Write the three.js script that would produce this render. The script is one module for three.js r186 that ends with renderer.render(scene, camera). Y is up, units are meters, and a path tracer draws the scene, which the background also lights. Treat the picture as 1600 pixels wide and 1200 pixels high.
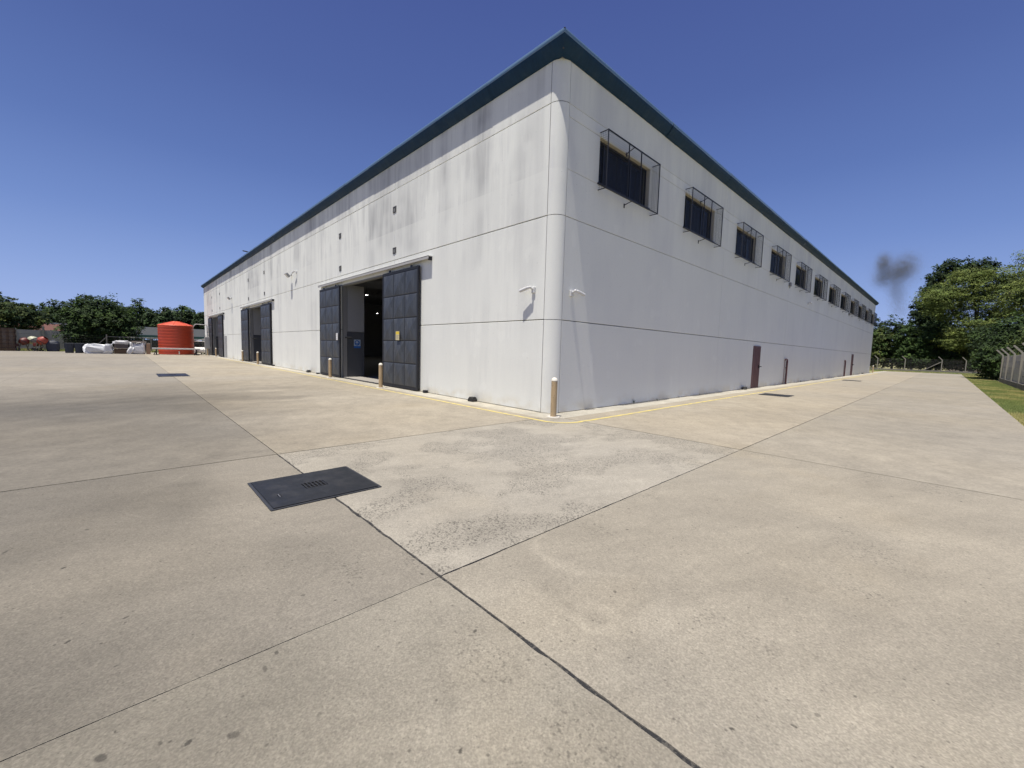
import * as THREE from 'three';
import { mergeGeometries } from 'three/addons/utils/BufferGeometryUtils.js';
import { RoundedBoxGeometry } from 'three/addons/geometries/RoundedBoxGeometry.js';

// ---------------------------------------------------------------- camera, sky, sun, exposure
const scene = new THREE.Scene();
const camera = new THREE.PerspectiveCamera(86.27, 1024 / 768, 0.05, 3000);
camera.position.set(-7.8963, 1.6, 6.8971);          // the building's corner is the origin; its long walls run along +x and -z
camera.rotation.set(-0.0814, -0.7577, 0.028, 'YXZ');
const renderer = new THREE.WebGLRenderer({ antialias: true });
renderer.toneMapping = THREE.LinearToneMapping;
renderer.toneMappingExposure = 1.25;
renderer.shadowMap.enabled = true;
{
  const W = 256, H = 256, d = new Float32Array(W * H * 4);
  const S = [[0, .305, .40, .645], [.06, .265, .357, .617], [.13, .203, .295, .56], [.22, .139, .22, .475], [.34, .092, .153, .375], [.48, .067, .110, .30], [.62, .055, .088, .262], [1, .042, .068, .215]];
  for (let j = 0; j < H; j++) {
    const s = Math.max(0, Math.sin(((j + .5) / H - .5) * Math.PI));
    let k = 0; while (k < S.length - 2 && S[k + 1][0] < s) k++;
    const t = Math.min(1, Math.max(0, (s - S[k][0]) / (S[k + 1][0] - S[k][0])));
    for (let i = 0; i < W; i++) { const o = (j * W + i) * 4; for (let c = 0; c < 3; c++) d[o + c] = S[k][c + 1] + (S[k + 1][c + 1] - S[k][c + 1]) * t; d[o + 3] = 1; }
  }
  const t = new THREE.DataTexture(d, W, H, THREE.RGBAFormat, THREE.FloatType);
  t.mapping = THREE.EquirectangularReflectionMapping; t.magFilter = THREE.LinearFilter; t.minFilter = THREE.LinearFilter; t.needsUpdate = true;
  scene.background = t; scene.environment = t;
}
const sun = new THREE.DirectionalLight(new THREE.Color(1, .95, .86), 5);
sun.position.set(-26, 100, 2.7); sun.target.position.set(0, 0, 0);
sun.castShadow = true; sun.shadow.mapSize.set(4096, 4096);
Object.assign(sun.shadow.camera, { left: -90, right: 110, top: 110, bottom: -90, near: 1, far: 260 });
scene.add(sun, sun.target);

// ---------------------------------------------------------------- helpers
function rngOf(a) { return () => { a |= 0; a = a + 0x6D2B79F5 | 0; let t = Math.imul(a ^ a >>> 15, 1 | a); t = t + Math.imul(t ^ t >>> 7, 61 | t) ^ t; return ((t ^ t >>> 14) >>> 0) / 4294967296; }; }
const hash = (x, y, s) => { let h = Math.imul(x, 374761393) + Math.imul(y, 668265263) + Math.imul(s, 2147483647 ^ 0x5bd1e995) | 0; h = Math.imul(h ^ h >>> 13, 1274126177); return ((h ^ h >>> 16) >>> 0) / 4294967296; };
function vn(x, y, s, p = 0) {            // value noise 0..1, lattice period p
  const xi = Math.floor(x), yi = Math.floor(y); let fx = x - xi, fy = y - yi; fx = fx * fx * (3 - 2 * fx); fy = fy * fy * (3 - 2 * fy);
  const m = p ? v => ((v % p) + p) % p : v => v, x0 = m(xi), x1 = m(xi + 1), y0 = m(yi), y1 = m(yi + 1);
  const a = hash(x0, y0, s), b = hash(x1, y0, s), c = hash(x0, y1, s), d = hash(x1, y1, s);
  return a + (b - a) * fx + (c - a + (a - b - c + d) * fx) * fy;
}
function fbm(x, y, s, o = 4, p = 0) { let v = 0, a = .5, n = 0; for (let i = 0; i < o; i++) { v += a * vn(x, y, s + i, p); n += a; x *= 2; y *= 2; p *= 2; a *= .5; } return v / n; }
const sm = (a, b, x) => { const t = Math.min(1, Math.max(0, (x - a) / (b - a))); return t * t * (3 - 2 * t); };
const enc = new Uint8Array(4097); for (let i = 0; i <= 4096; i++) { const c = i / 4096; enc[i] = Math.round(255 * (c <= .0031308 ? c * 12.92 : 1.055 * Math.pow(c, 1 / 2.4) - .055)); }
const e8 = c => enc[Math.min(4096, Math.max(0, c * 4096 | 0))];
function colorTex(w, h, fn) {             // fn(i, j, out) gives linear rgb
  const d = new Uint8Array(w * h * 4), o = [0, 0, 0];
  for (let j = 0; j < h; j++) for (let i = 0; i < w; i++) { fn(i, j, o); const k = (j * w + i) * 4; d[k] = e8(o[0]); d[k + 1] = e8(o[1]); d[k + 2] = e8(o[2]); d[k + 3] = 255; }
  const t = new THREE.DataTexture(d, w, h); t.colorSpace = THREE.SRGBColorSpace; t.wrapS = t.wrapT = THREE.RepeatWrapping; t.magFilter = THREE.LinearFilter; t.minFilter = THREE.LinearMipmapLinearFilter; t.generateMipmaps = true; t.needsUpdate = true; return t;
}
function greyTex(w, h, fn) {
  const d = new Uint8Array(w * h * 4);
  for (let j = 0; j < h; j++) for (let i = 0; i < w; i++) { const k = (j * w + i) * 4, v = Math.min(255, Math.max(0, fn(i, j) * 255)); d[k] = d[k + 1] = d[k + 2] = v; d[k + 3] = 255; }
  const t = new THREE.DataTexture(d, w, h); t.wrapS = t.wrapT = THREE.RepeatWrapping; t.magFilter = THREE.LinearFilter; t.minFilter = THREE.LinearMipmapLinearFilter; t.generateMipmaps = true; t.needsUpdate = true; return t;
}
const rep = (t, x, y = x) => { const c = t.clone(); c.repeat.set(x, y); c.needsUpdate = true; return c; };
const lin = (r, g, b) => new THREE.Color().setRGB(r, g, b);
const mat = (c, roughness = .7, o = {}) => new THREE.MeshStandardMaterial({ color: lin(...c), roughness, metalness: 0, ...o });
const taken = {};
function numbered(n) { const k = taken[n] = (taken[n] ?? -1) + 1; return k ? `${n}_${String(k).padStart(3, '0')}` : n; }
function mesh(name, geo, m, parent) { const o = new THREE.Mesh(geo, m); o.name = name; o.castShadow = o.receiveShadow = true; parent.add(o); return o; }
function tag(o, label, category, group, kind) { o.userData = { label }; if (category) o.userData.category = category; if (group) o.userData.group = group; if (kind) o.userData.kind = kind; return o; }
function thing(name, label, category, [x, y, z] = [0, 0, 0], turn = 0, group) { const g = new THREE.Group(); g.name = numbered(name); g.position.set(x, y, z); g.rotation.y = turn; scene.add(g); return tag(g, label, category, group); }
function solo(name, geo, m, label, category, group) { const o = mesh(numbered(name), geo, m, scene); return tag(o, label, category, group); }
function copy(o, name, [x, y, z], turn, label) { const c = o.clone(); c.name = numbered(name); c.position.set(x, y, z); c.rotation.y = turn; c.userData = { ...o.userData }; if (label) c.userData.label = label; scene.add(c); return c; }
const box = (w, h, d, x = 0, y = 0, z = 0) => new THREE.BoxGeometry(w, h, d).translate(x, y, z);
const rbox = (w, h, d, r, x = 0, y = 0, z = 0, s = 2) => new RoundedBoxGeometry(w, h, d, s, r).translate(x, y, z);
const cyl = (r0, r1, h, x = 0, y = 0, z = 0, n = 20) => new THREE.CylinderGeometry(r1, r0, h, n).translate(x, y, z);
const merge = a => mergeGeometries(a.map(g => { const q = g.index ? g.toNonIndexed() : g; for (const k of Object.keys(q.attributes)) if (!['position', 'normal', 'uv'].includes(k)) q.deleteAttribute(k); if (!q.attributes.uv) q.setAttribute('uv', new THREE.BufferAttribute(new Float32Array(q.attributes.position.count * 2), 2)); return q; }));
const V = (x, y, z) => new THREE.Vector3(x, y, z);
function bar(a, b, r, n = 6) { const d = V(...b).sub(V(...a)), L = d.length(), g = new THREE.CylinderGeometry(r, r, L, n); g.translate(0, L / 2, 0); g.applyQuaternion(new THREE.Quaternion().setFromUnitVectors(V(0, 1, 0), d.normalize())); return g.translate(...a); }
function sbar(a, b, w) { const d = V(...b).sub(V(...a)), L = d.length(), g = new THREE.BoxGeometry(w, L, w); g.translate(0, L / 2, 0); g.applyQuaternion(new THREE.Quaternion().setFromUnitVectors(V(0, 1, 0), d.normalize())); return g.translate(...a); }
const tube = (pts, r, n = 24, m = 8) => new THREE.TubeGeometry(new THREE.CatmullRomCurve3(pts.map(p => V(...p))), n, r, m);
const lathe = (pts, n = 32) => new THREE.LatheGeometry(pts.map(p => new THREE.Vector2(...p)), n);
function worldUV(geo, dx = 0, dy = 0, dz = 0) {         // uv in metres by the way each face points
  const g = geo.index ? geo.toNonIndexed() : geo, p = g.attributes.position, n = g.attributes.normal, uv = new Float32Array(p.count * 2);
  for (let i = 0; i < p.count; i++) {
    const x = p.getX(i) + dx, y = p.getY(i) + dy, z = p.getZ(i) + dz, a = Math.abs(n.getX(i)), b = Math.abs(n.getY(i)), c = Math.abs(n.getZ(i));
    if (b > a && b > c) { uv[2 * i] = x; uv[2 * i + 1] = z; } else if (a > c) { uv[2 * i] = z; uv[2 * i + 1] = y; } else { uv[2 * i] = x; uv[2 * i + 1] = y; }
  }
  g.setAttribute('uv', new THREE.BufferAttribute(uv, 2)); return g;
}

// ---------------------------------------------------------------- paving
const fineBump = greyTex(1024, 1024, (i, j) => .45 * hash(i, j, 3) + .35 * vn(i / 3, j / 3, 4, 0) + .35 * fbm(i / 32, j / 32, 7, 3, 32));
const BASE = { rough: [0.286, 0.261, 0.214], beige: [0.262, 0.235, 0.186], left: [0.215, 0.193, 0.155], outer: [0.236, 0.213, 0.169], drive: [0.242, 0.217, 0.172], tan: [0.268, 0.236, 0.182], apron: [0.345, 0.322, 0.267] };
function tyre(x, z, cx, cz, r, w, s) { const d = Math.hypot(x - cx, z - cz) - r; const a = Math.exp(-d * d / (w * w)); if (a < .01) return 0; return a * sm(.32, .62, fbm(x * .9, z * .9, s, 3)) * (.55 + .45 * vn(d * 26, 0, s)); }
const mcache = new Map();
function macro(x, z, out) {               // bilinear lookup on a 12.5 cm lattice
  const q = 8, u = x * q, w = z * q, i = Math.floor(u), j = Math.floor(w), a = u - i, b = w - j, A = mnode(i, j), B = mnode(i + 1, j), C = mnode(i, j + 1), D = mnode(i + 1, j + 1);
  for (let c = 0; c < 3; c++) out[c] = (A[c] * (1 - a) + B[c] * a) * (1 - b) + (C[c] * (1 - a) + D[c] * a) * b;
}
function mnode(i, j) { const k = (i + 5000) * 20000 + j + 5000; let v = mcache.get(k); if (!v) { v = [0, 0, 0]; macroAt(i / 8, j / 8, v); mcache.set(k, v); } return v; }
function macroAt(x, z, out) {               // pour-to-pour tone, rubber marks and old stains of the concrete; returns factors
  const big = fbm(x / 6 + 3, z / 6, 11, 4) - .5, mid = fbm(x / 1.4, z / 1.4 + 9, 21, 4) - .5, st = fbm(x / .9, z / 3.2, 31, 4) - .5;
  const sk = fbm((x + z) / 1.1, (x - z) / .34, 35, 4) - .5, fn = fbm(x / .5, z / .5, 38, 3) - .5;
  let b = 1 + .24 * big + .15 * mid + .08 * st + .20 * sk + .12 * fn;
  // traffic zone where lorries turn towards the gates
  const tz = Math.exp(-Math.pow((z + 6.8 + .12 * (x + 8)) / 4.0, 2)) * sm(-1.2, -4, x) * sm(-22, -12, x);
  b *= 1 - .30 * tz * sm(.3, .62, fbm(x / 2.2, z / .75, 41, 4));
  // old dirt ground in over the outer part of the yard
  const dz = sm(-15, -8, z + 4 * (fbm(x / 3, z / 3, 43, 3) - .5)) * sm(z < .3 ? -3.2 : -6.7, z < .3 ? -7.4 : -8.6, x + 2.6 * (fbm(x / 1.5, z / 1.5, 44, 4) - .5));
  b *= 1 - .31 * dz;
  let ty = 0;
  ty += tyre(x, z, -15, -20, 14.5, .16, 51) + tyre(x, z, -15, -20, 12.7, .16, 52) + tyre(x, z, 2, 3, 9.6, .14, 53) + tyre(x, z, 2, 3, 11.3, .14, 54) + tyre(x, z, -2, -16, 9.2, .15, 55) + tyre(x, z, -3, 16, 12, .13, 56) + tyre(x, z, 3, 20, 14.2, .13, 57) + tyre(x, z, -18, 3, 12.4, .12, 58);
  b *= 1 - .12 * Math.min(1.4, ty);
  const warm = fbm(x / 3.1, z / 3.1, 61, 3) - .5;
  out[0] = b * (1 + .04 * warm); out[1] = b; out[2] = b * (1 - .09 * warm);
  const rust = sm(.66, .8, fbm(x / 1.1 + 40, z / 1.1, 71, 4)) * .03; out[1] *= 1 - rust * .35; out[2] *= 1 - rust;
}
const rs = rngOf(77);
const spots = [[-8.02, 4.79, .026], [-9.1, 3.3, .02], [-8.6, 2.2, .02], [-7.77, 4.93, .017], [-7.63, 5.01, .028], [-7.85, 4.86, .014], [-7.34, 5.14, .015], [-5.83, 6.56, .014], [-6.05, 6.38, .013], [-5.9, 6.44, .012], [-7.45, 4.7, .024], [-7.38, 4.62, .02]];
for (let i = 0; i < 420; i++) spots.push([-11 + 11 * rs(), .4 + 8 * rs(), .005 + .014 * Math.pow(rs(), 3)]);
const scuff = (x, z, s) => { const v = fbm(x / 1.7, z / 1.7, s, 3); return sm(.011, 0, Math.abs(v - .53)) * sm(.5, .68, fbm(x / .8, z / .8, s + 5, 2)); };
let nearMap; const NX = -11.2, NZ = -3.2, NS = 12;
{
  const N = 2048, m = [0, 0, 0], cell = NS / N;
  const spotF = new Float32Array(N * N).fill(1);
  for (const [sx, sz, r] of spots) {
    const ci = (sx - NX) / cell, cj = (sz - NZ) / cell, R = Math.ceil(r * 1.6 / cell) + 1, an = 3 * hash(sx * 1000 | 0, sz * 1000 | 0, 5), ca = Math.cos(an), sa = Math.sin(an), dk = .28 + .4 * hash(sz * 999 | 0, sx * 999 | 0, 6);
    for (let j = Math.max(0, cj - R | 0); j < Math.min(N, cj + R); j++) for (let i = Math.max(0, ci - R | 0); i < Math.min(N, ci + R); i++) {
      const dx = (i - ci) * cell, dz = (j - cj) * cell, u = (dx * ca + dz * sa) / r, v = (-dx * sa + dz * ca) / (r * .6), q = Math.hypot(u, v) + .5 * (vn(i / 3, j / 3, 8) - .5);
      spotF[j * N + i] *= 1 - (1 - dk) * sm(1.05, .75, q);
    }
  }
  nearMap = colorTex(N, N, (i, j, o) => {
    const x = NX + (i + .5) * cell, z = NZ + (j + .5) * cell;
    macro(x, z, m);
    const right = x > -6.33, rough = right && z < 4.55, base = rough ? BASE.rough : right ? BASE.beige : z > 4.55 ? BASE.outer : BASE.left;
    let g = .78 + .52 * hash(i, j, 12) * (.5 + .5 * hash(i >> 1, j >> 1, 13)) + .16 * (vn(i / 1.6, j / 1.6, 14) - .5) + .10 * (fbm(i / 9, j / 9, 15, 2) - .5);
    if (hash(i, j, 16) > .990) g *= .66;                       // dark aggregate
    if (hash(i >> 1, j >> 1, 17) > .9988) g *= .55;
    g *= 1 + .13 * scuff(x, z, 91) - .08 * scuff(x + 30, z, 96) + .16 * (fbm((x + z * .4) / .5, (z - x * .4) / .13, 97, 4) - .5);
    if (rough) {                                                // worn slab: pitted where the cement skin is gone
      const worn = sm(.44, .60, fbm(x / .6, z / .45, 101, 4));
      const pit_dark = vn(x * 84, z * 84, 102) * .55 + vn(x * 150, z * 150, 103) * .45;
      g *= 1 - .6 * worn * sm(.60, .70, pit_dark); g *= 1 + .05 * (1 - worn);
    } else {
      const worn = sm(.62, .74, fbm(x / .6, z / .6, 111, 4));
      g *= 1 - .38 * worn * sm(.66, .76, vn(x * 70, z * 70, 112) * .6 + vn(x * 130, z * 130, 113) * .4);
    }
    g *= spotF[j * N + i];
    o[0] = base[0] * m[0] * g; o[1] = base[1] * m[1] * g; o[2] = base[2] * m[2] * g;
  });
  nearMap.wrapS = nearMap.wrapT = THREE.ClampToEdgeWrapping;
}
const slabTile = colorTex(2048, 2048, (i, j, o) => {            // 8 m of bare concrete skin, without its large tone
  let g = .68 + .28 * hash(i, j, 12) * (.5 + .5 * hash(i >> 1, j >> 1, 13)) + .24 * (fbm(i / 8, j / 8, 15, 2, 256) - .5) + .24 * (fbm(i / 64, j / 64, 18, 4, 32) - .5);
  const sv = fbm(i / 128, j / 128, 24, 4, 16); g *= 1 - .10 * sm(.012, 0, Math.abs(sv - .47)) * sm(.4, .6, vn(i / 50, j / 50, 25)) + .07 * sm(.01, 0, Math.abs(sv - .56));
  if (hash(i, j, 16) > .997) g *= .65;
  if (hash(i >> 2, j >> 2, 19) > .9993) g *= .5;
  o[0] = o[1] = o[2] = g;
});
const nearMat = new THREE.MeshStandardMaterial({ map: nearMap, roughness: .88, bumpMap: rep(fineBump, 10), bumpScale: .0016 });
const slabMat = new THREE.MeshStandardMaterial({ map: rep(slabTile, 1 / 8), vertexColors: true, roughness: .88, bumpMap: rep(fineBump, 1 / 1.2), bumpScale: .0016 });
const pavement = new THREE.Group(); pavement.name = 'pavement'; scene.add(pavement); tag(pavement, 'worn concrete paving of large cast slabs with dark joints', null, null, 'structure');
function slab(x0, x1, z0, z1, base, cs, near, gap = [.005, .005, .005, .005], top = 0, parent = pavement, name = 'concrete_slab') {   // gap: half joint at x0, x1, z0, z1
  const nx = Math.max(1, Math.round((x1 - x0) / cs)), nz = Math.max(1, Math.round((z1 - z0) / cs)), P = [], U = [], C = [], I = [], m = [0, 0, 0], chip = (a, b, k) =>   .015 * Math.pow(Math.max(0, fbm(a * 7, b * 6, 120 + k, 3) - .5) / .3, 1.5) + .007 * vn(a * 21, b * 21, 140 + k);
  const jag = cs < .12 ? 1 : 0, rough = gap.map(g => g < .0003 ? .03 : g < .001 ? .12 : g < .0014 ? .3 : g < .004 ? .6 : 1);
  const X0 = x0 + gap[0], X1 = x1 - gap[1], Z0 = z0 + gap[2], Z1 = z1 - gap[3];
  const put = (x, y, z) => { P.push(x, y, z); if (near) U.push((x - NX) / NS, (z - NZ) / NS); else U.push(x, z); if (!near) { macro(x, z, m); C.push(base[0] * m[0] / .72, base[1] * m[1] / .72, base[2] * m[2] / .72); } };
  for (let j = 0; j <= nz; j++) for (let i = 0; i <= nx; i++) {
    let x = X0 + (X1 - X0) * i / nx, z = Z0 + (Z1 - Z0) * j / nz; const xx = x, zz = z;
    if (jag) { if (i === 0) x += rough[0] * chip(xx, zz, 1); if (i === nx) x -= rough[1] * chip(xx, zz, 2); if (j === 0) z += rough[2] * chip(xx, zz, 3); if (j === nz) z -= rough[3] * chip(xx, zz, 4); }
    const edge = jag && (i === 0 || j === 0 || i === nx || j === nz);
    put(x, top - (edge ? .003 : 0), z);
  }
  const id = (i, j) => j * (nx + 1) + i;
  for (let j = 0; j < nz; j++) for (let i = 0; i < nx; i++) I.push(id(i, j), id(i, j + 1), id(i + 1, j), id(i + 1, j), id(i, j + 1), id(i + 1, j + 1));
  const rim = []; for (let i = 0; i <= nx; i++) rim.push(id(i, 0)); for (let j = 1; j <= nz; j++) rim.push(id(nx, j)); for (let i = nx - 1; i >= 0; i--) rim.push(id(i, nz)); for (let j = nz - 1; j >= 0; j--) rim.push(id(0, j));
  const b0 = P.length / 3; for (const r of rim) { put(P[3 * r], top - .003, P[3 * r + 2]); put(P[3 * r], top - .1, P[3 * r + 2]); }
  for (let k = 0; k < rim.length - 1; k++) { const a = b0 + 2 * k; I.push(a, a + 2, a + 1, a + 1, a + 2, a + 3); }
  const g = new THREE.BufferGeometry(); g.setAttribute('position', new THREE.Float32BufferAttribute(P, 3)); g.setAttribute('uv', new THREE.Float32BufferAttribute(U, 2)); if (!near) g.setAttribute('color', new THREE.Float32BufferAttribute(C, 3));
  g.setIndex(I); g.computeVertexNormals();
  return mesh(name, g, near ? nearMat : slabMat, parent);
}
const J1 = -6.33, J2 = 4.56, JL = .3, JX = -11.1, JR = -.18, EDGE = 8.4, WIDE = .006, MID = .003, FINE = .0015;
slab(J1, JR, JL, J2, null, .06, true, [WIDE, FINE, FINE, MID]);                  // the pale worn slab
slab(J1, JR, J2, EDGE, null, .06, true, [WIDE, .0002, MID, .005]);
slab(JX, J1, JL, J2, null, .06, true, [FINE, WIDE, FINE, .0012]);
slab(JX, J1, J2, 8.7, null, .06, true, [FINE, WIDE, .0012, .004]);
slab(JX, J1, 8.7, 24, BASE.beige, .5, false);
slab(J1, JR, EDGE, 24, BASE.beige, .5, false);
slab(JR, 80, J2, EDGE, BASE.drive, .35, false, [.0002, 0, .007, 0]);
slab(JR, 80, .62, J2, BASE.tan, .35, false, [FINE, 0, .002, .007]);
slab(J1, -.62, -66, JL, BASE.tan, .35, false, [WIDE, .002, 0, FINE]);
slab(JX, J1, -66, JL, BASE.left, .35, false, [MID, WIDE, 0, FINE]);
slab(-45, JX, -66, JL, BASE.left, .5, false, [0, MID, 0, FINE]);
slab(-45, JX, JL, 24, BASE.left, .5, false, [0, FINE, FINE, 0]);
slab(-.62, -.002, -66, -.33, BASE.apron, .2, false, [.002, 0, 0, 0], 0, pavement, 'wall_apron');
slab(-.62, .33, -.33, .62, BASE.apron, .2, false, [.002, 0, 0, .002], -.002, pavement, 'wall_apron');
slab(.33, 80, .002, .62, BASE.apron, .2, false, [0, 0, 0, .002], 0, pavement, 'wall_apron');
slab(-.62, JR, .62, JL + .6, BASE.tan, .2, false, [0, 0, 0, 0], -.006);
{ // dark filler standing a little below the slab faces
  const fillTex = colorTex(512, 512, (i, j, o) => { const d = sm(.5, .7, fbm(i / 9, j / 9, 155, 4)), q = .6 + .8 * hash(i, j, 156); o[0] = (.02 + .05 * d) * q; o[1] = (.02 + .045 * d) * q; o[2] = (.021 + .036 * d) * q; });
  const filler = new THREE.MeshStandardMaterial({ map: fillTex, roughness: .95 });
  const strip = (x0, x1, z0, z1, y) => { const n = Math.max(2, Math.round(Math.max(x1 - x0, z1 - z0) / .05)), along = x1 - x0 > z1 - z0, g = new THREE.PlaneGeometry(1, 1, along ? n : 3, along ? 3 : n).rotateX(-Math.PI / 2); g.scale(x1 - x0, 1, z1 - z0); g.translate((x0 + x1) / 2, y, (z0 + z1) / 2); const p = g.attributes.position; for (let i = 0; i < p.count; i++) p.setY(i, y + .014 * (fbm(p.getX(i) * 14, p.getZ(i) * 14, 150, 2) - .5)); g.computeVertexNormals(); return worldUV(g); };
  mesh('joint_filler', merge([strip(J1 - .03, J1 + .03, -20, 12, -.009)]), filler, pavement);
  mesh('joint_filler', merge([strip(JX, J1 - .03, J2 - .03, J2 + .03, -.014), strip(J1 + .03, 79, J2 - .03, J2 + .03, -.012)]), filler, pavement);
  mesh('joint_filler', merge([strip(-20, J1 - .03, JL - .03, JL + .03, -.014), strip(J1 + .03, JR, JL - .03, JL + .03, -.014)]), filler, pavement);
  mesh('joint_filler', merge([strip(JR - .03, JR + .03, JL, J2 - .03, -.014), strip(JR - .03, JR + .03, J2 + .03, EDGE, -.014), strip(JX - .03, JX + .03, -66, JL - .03, -.012)]), filler, pavement);
}
{ // yellow wear line round the wall
  const P = [], U = [], I = []; let k = 0; const w = .05;
  const path = [];
  for (let z = -45; z <= .55; z += .1) path.push([-.92 - .002 * (z + 5) + .01 * Math.sin(z), z, -1, 0]);
  for (let a = 0; a <= 10; a++) { const t = a / 10 * Math.PI / 2; path.push([-.33 - .6 * Math.cos(t), .62 + .56 * Math.sin(t), -Math.cos(t), Math.sin(t)]); }
  for (let x = -.2; x <= 62; x += .1) path.push([x, 1.18 - .0045 * x + .008 * Math.sin(x), 0, 1]);
  let s = 0; path.forEach(([x, z, ox, oz], i) => { if (i) s += Math.hypot(x - path[i - 1][0], z - path[i - 1][1]); for (const q of [-1, 1]) { const j = w + .006 * (fbm(s * 7, q, 160, 3) - .5); P.push(x + ox * q * j, .0042, z + oz * q * j); U.push(s, q * w); } if (i) { const a = 2 * (i - 1); I.push(a, a + 1, a + 2, a + 1, a + 3, a + 2); } });
  const g = new THREE.BufferGeometry(); g.setAttribute('position', new THREE.Float32BufferAttribute(P, 3)); g.setAttribute('uv', new THREE.Float32BufferAttribute(U, 2)); g.setIndex(I); g.computeVertexNormals();
  const map = colorTex(1024, 64, (i, j, o) => { const wr = .75 * sm(.48, .68, fbm(i / 26, j / 10, 170, 4, 0)); const q = .92 + .16 * hash(i, j, 171); o[0] = (.58 - .26 * wr) * q; o[1] = (.47 - .19 * wr) * q; o[2] = (.14 + .07 * wr) * q; });
  const line = mesh('yellow_line', g, new THREE.MeshStandardMaterial({ map: rep(map, 1 / 6, 8), roughness: .8 }), pavement);
  line.userData.label = 'worn yellow painted line following the foot of the wall';
}

// ---------------------------------------------------------------- ground beyond the paving, grass
const soilTex = colorTex(1024, 1024, (i, j, o) => { const a = fbm(i / 64, j / 64, 180, 5, 16), b = hash(i, j, 181), q = .75 + .5 * b; o[0] = (.17 + .14 * a) * q; o[1] = (.175 + .10 * a) * q; o[2] = (.075 + .045 * a) * q; });
{ const g = new THREE.PlaneGeometry(1600, 1600, 1, 1).rotateX(-Math.PI / 2); const uv = g.attributes.uv; for (let i = 0; i < 4; i++) uv.setXY(i, uv.getX(i) * 1600, uv.getY(i) * 1600);
  const o = mesh('ground', g.translate(0, -.06, 0), new THREE.MeshStandardMaterial({ map: rep(soilTex, 1 / 6), roughness: 1 }), scene); tag(o, 'dry grassy ground reaching to the horizon', null, null, 'structure'); }
{ // turf strip beside the drive and the rough grass beyond the yard
  const r = rngOf(5), blades = [];
  for (let k = 0; k < 7; k++) { const a = r() * 6.28, h = .05 + .06 * r(), l = .05 * r(), w = .006, g = new THREE.BufferGeometry(); const ca = Math.cos(a), sa = Math.sin(a), ox = .06 * (r() - .5), oz = .06 * (r() - .5);
    g.setAttribute('position', new THREE.Float32BufferAttribute([ox - w * sa, 0, oz + w * ca, ox + w * sa, 0, oz - w * ca, ox + l * ca, h, oz + l * sa], 3)); g.computeVertexNormals(); blades.push(g); }
  const tuft = mergeGeometries(blades), N = 62000, im = new THREE.InstancedMesh(tuft, new THREE.MeshPhysicalMaterial({ color: 0xffffff, roughness: .8, side: THREE.DoubleSide }), N), d = new THREE.Object3D(), c = new THREE.Color();
  for (let i = 0; i < N; i++) {
    let x, z, s; const q = r();
    if (q < .62) { x = 6 + 80 * Math.pow(r(), 1.5); z = 8.43 + 1.85 * r(); s = .55 + .5 * r(); } else if (q < .8) { x = 80.2 + 16 * r(); z = -6 + 22 * r(); s = 1 + 1.4 * r(); } else { x = -30 + 34 * r(); z = -66.2 - 8 * r(); s = 1.2 + 2 * r(); }
    d.position.set(x, -.055, z); d.rotation.set(0, r() * 6.28, 0); d.scale.setScalar(s); d.updateMatrix(); im.setMatrixAt(i, d.matrix);
    const dry = sm(.42, .68, fbm(x / 1.6, z / 1.1, 190, 3)), v = .7 + .6 * r(); c.setRGB((.21 + .22 * dry) * v, (.265 + .13 * dry) * v, (.08 + .075 * dry) * v); im.setColorAt(i, c);
  }
  im.name = 'grass'; im.castShadow = im.receiveShadow = true; scene.add(im); tag(im, 'short patchy grass along the paving edge', 'grass', null, 'stuff');
}

// ---------------------------------------------------------------- the warehouse
const LZ = 61.4, LX = 62.7, WALLH = 8.78;
const wh = thing('warehouse', 'large white concrete panel warehouse with dark eaves and a rounded corner', 'building');
const stainShadeTex = (seed, amt) => colorTex(2048, 1024, (i, j, o) => {    // 24 m by 9.2 m of old white paint, run-off streaks, painted eaves shade
  const s = i / 2048 * 24, y = j / 1024 * 9.2;
  const col = (f, k) => vn(s * f, y * .12 * f, seed + k, Math.round(24 * f));
  let band = y > 7.73 ? 1.0 : y > 6.16 ? 1.0 : y > 5.03 ? .62 : y > 2.42 ? .40 : .30;
  let st = .52 * sm(.40, .66, col(1, 1)) + .34 * sm(.45, .7, col(3, 2)) + .22 * sm(.45, .75, col(8, 3)) + .12 * sm(.5, .8, col(20, 5));
  st *= .45 + .8 * sm(.3, .7, fbm(s / 1.5, y / 1.2, seed + 9, 3, 16));
  let g = 1 - amt * band * st;
  if (y > 7.73) g *= .95 - amt * .5 * sm(.5, .9, col(10, 4)) * vn(s * 5, 0, seed + 15, 120);  // run-off drips; the even part paints eaves shade into the top row
  g *= 1 + .05 * (fbm(s / 2, y / 2, seed + 20, 4, 12) - .5) + .05 * (hash(i, j, seed + 21) - .5);
  const chalk = sm(.72, .8, fbm(s * 3, y * 2, seed + 30, 3, 72)) * .03;
  const foot = sm(.42, .0, y) * sm(.35, .7, fbm(s * 2, y * 3, seed + 40, 4, 48));       // mud splashed up in patches
  const fleck = hash(i >> 1, j >> 1, seed + 50) > .9994 ? .8 : 1;
  g = (g + chalk) * fleck;
  o[0] = .80 * g * (1 - .10 * foot); o[1] = .805 * g * (1 - .15 * foot); o[2] = (.745 + .02 * band * st) * g * (1 - .24 * foot);
});
const wallL = new THREE.MeshStandardMaterial({ map: rep(stainShadeTex(200, .31), 1 / 24, 1 / 9.2), roughness: .82, bumpMap: rep(fineBump, 1 / 1.6), bumpScale: .0008 });
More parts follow.
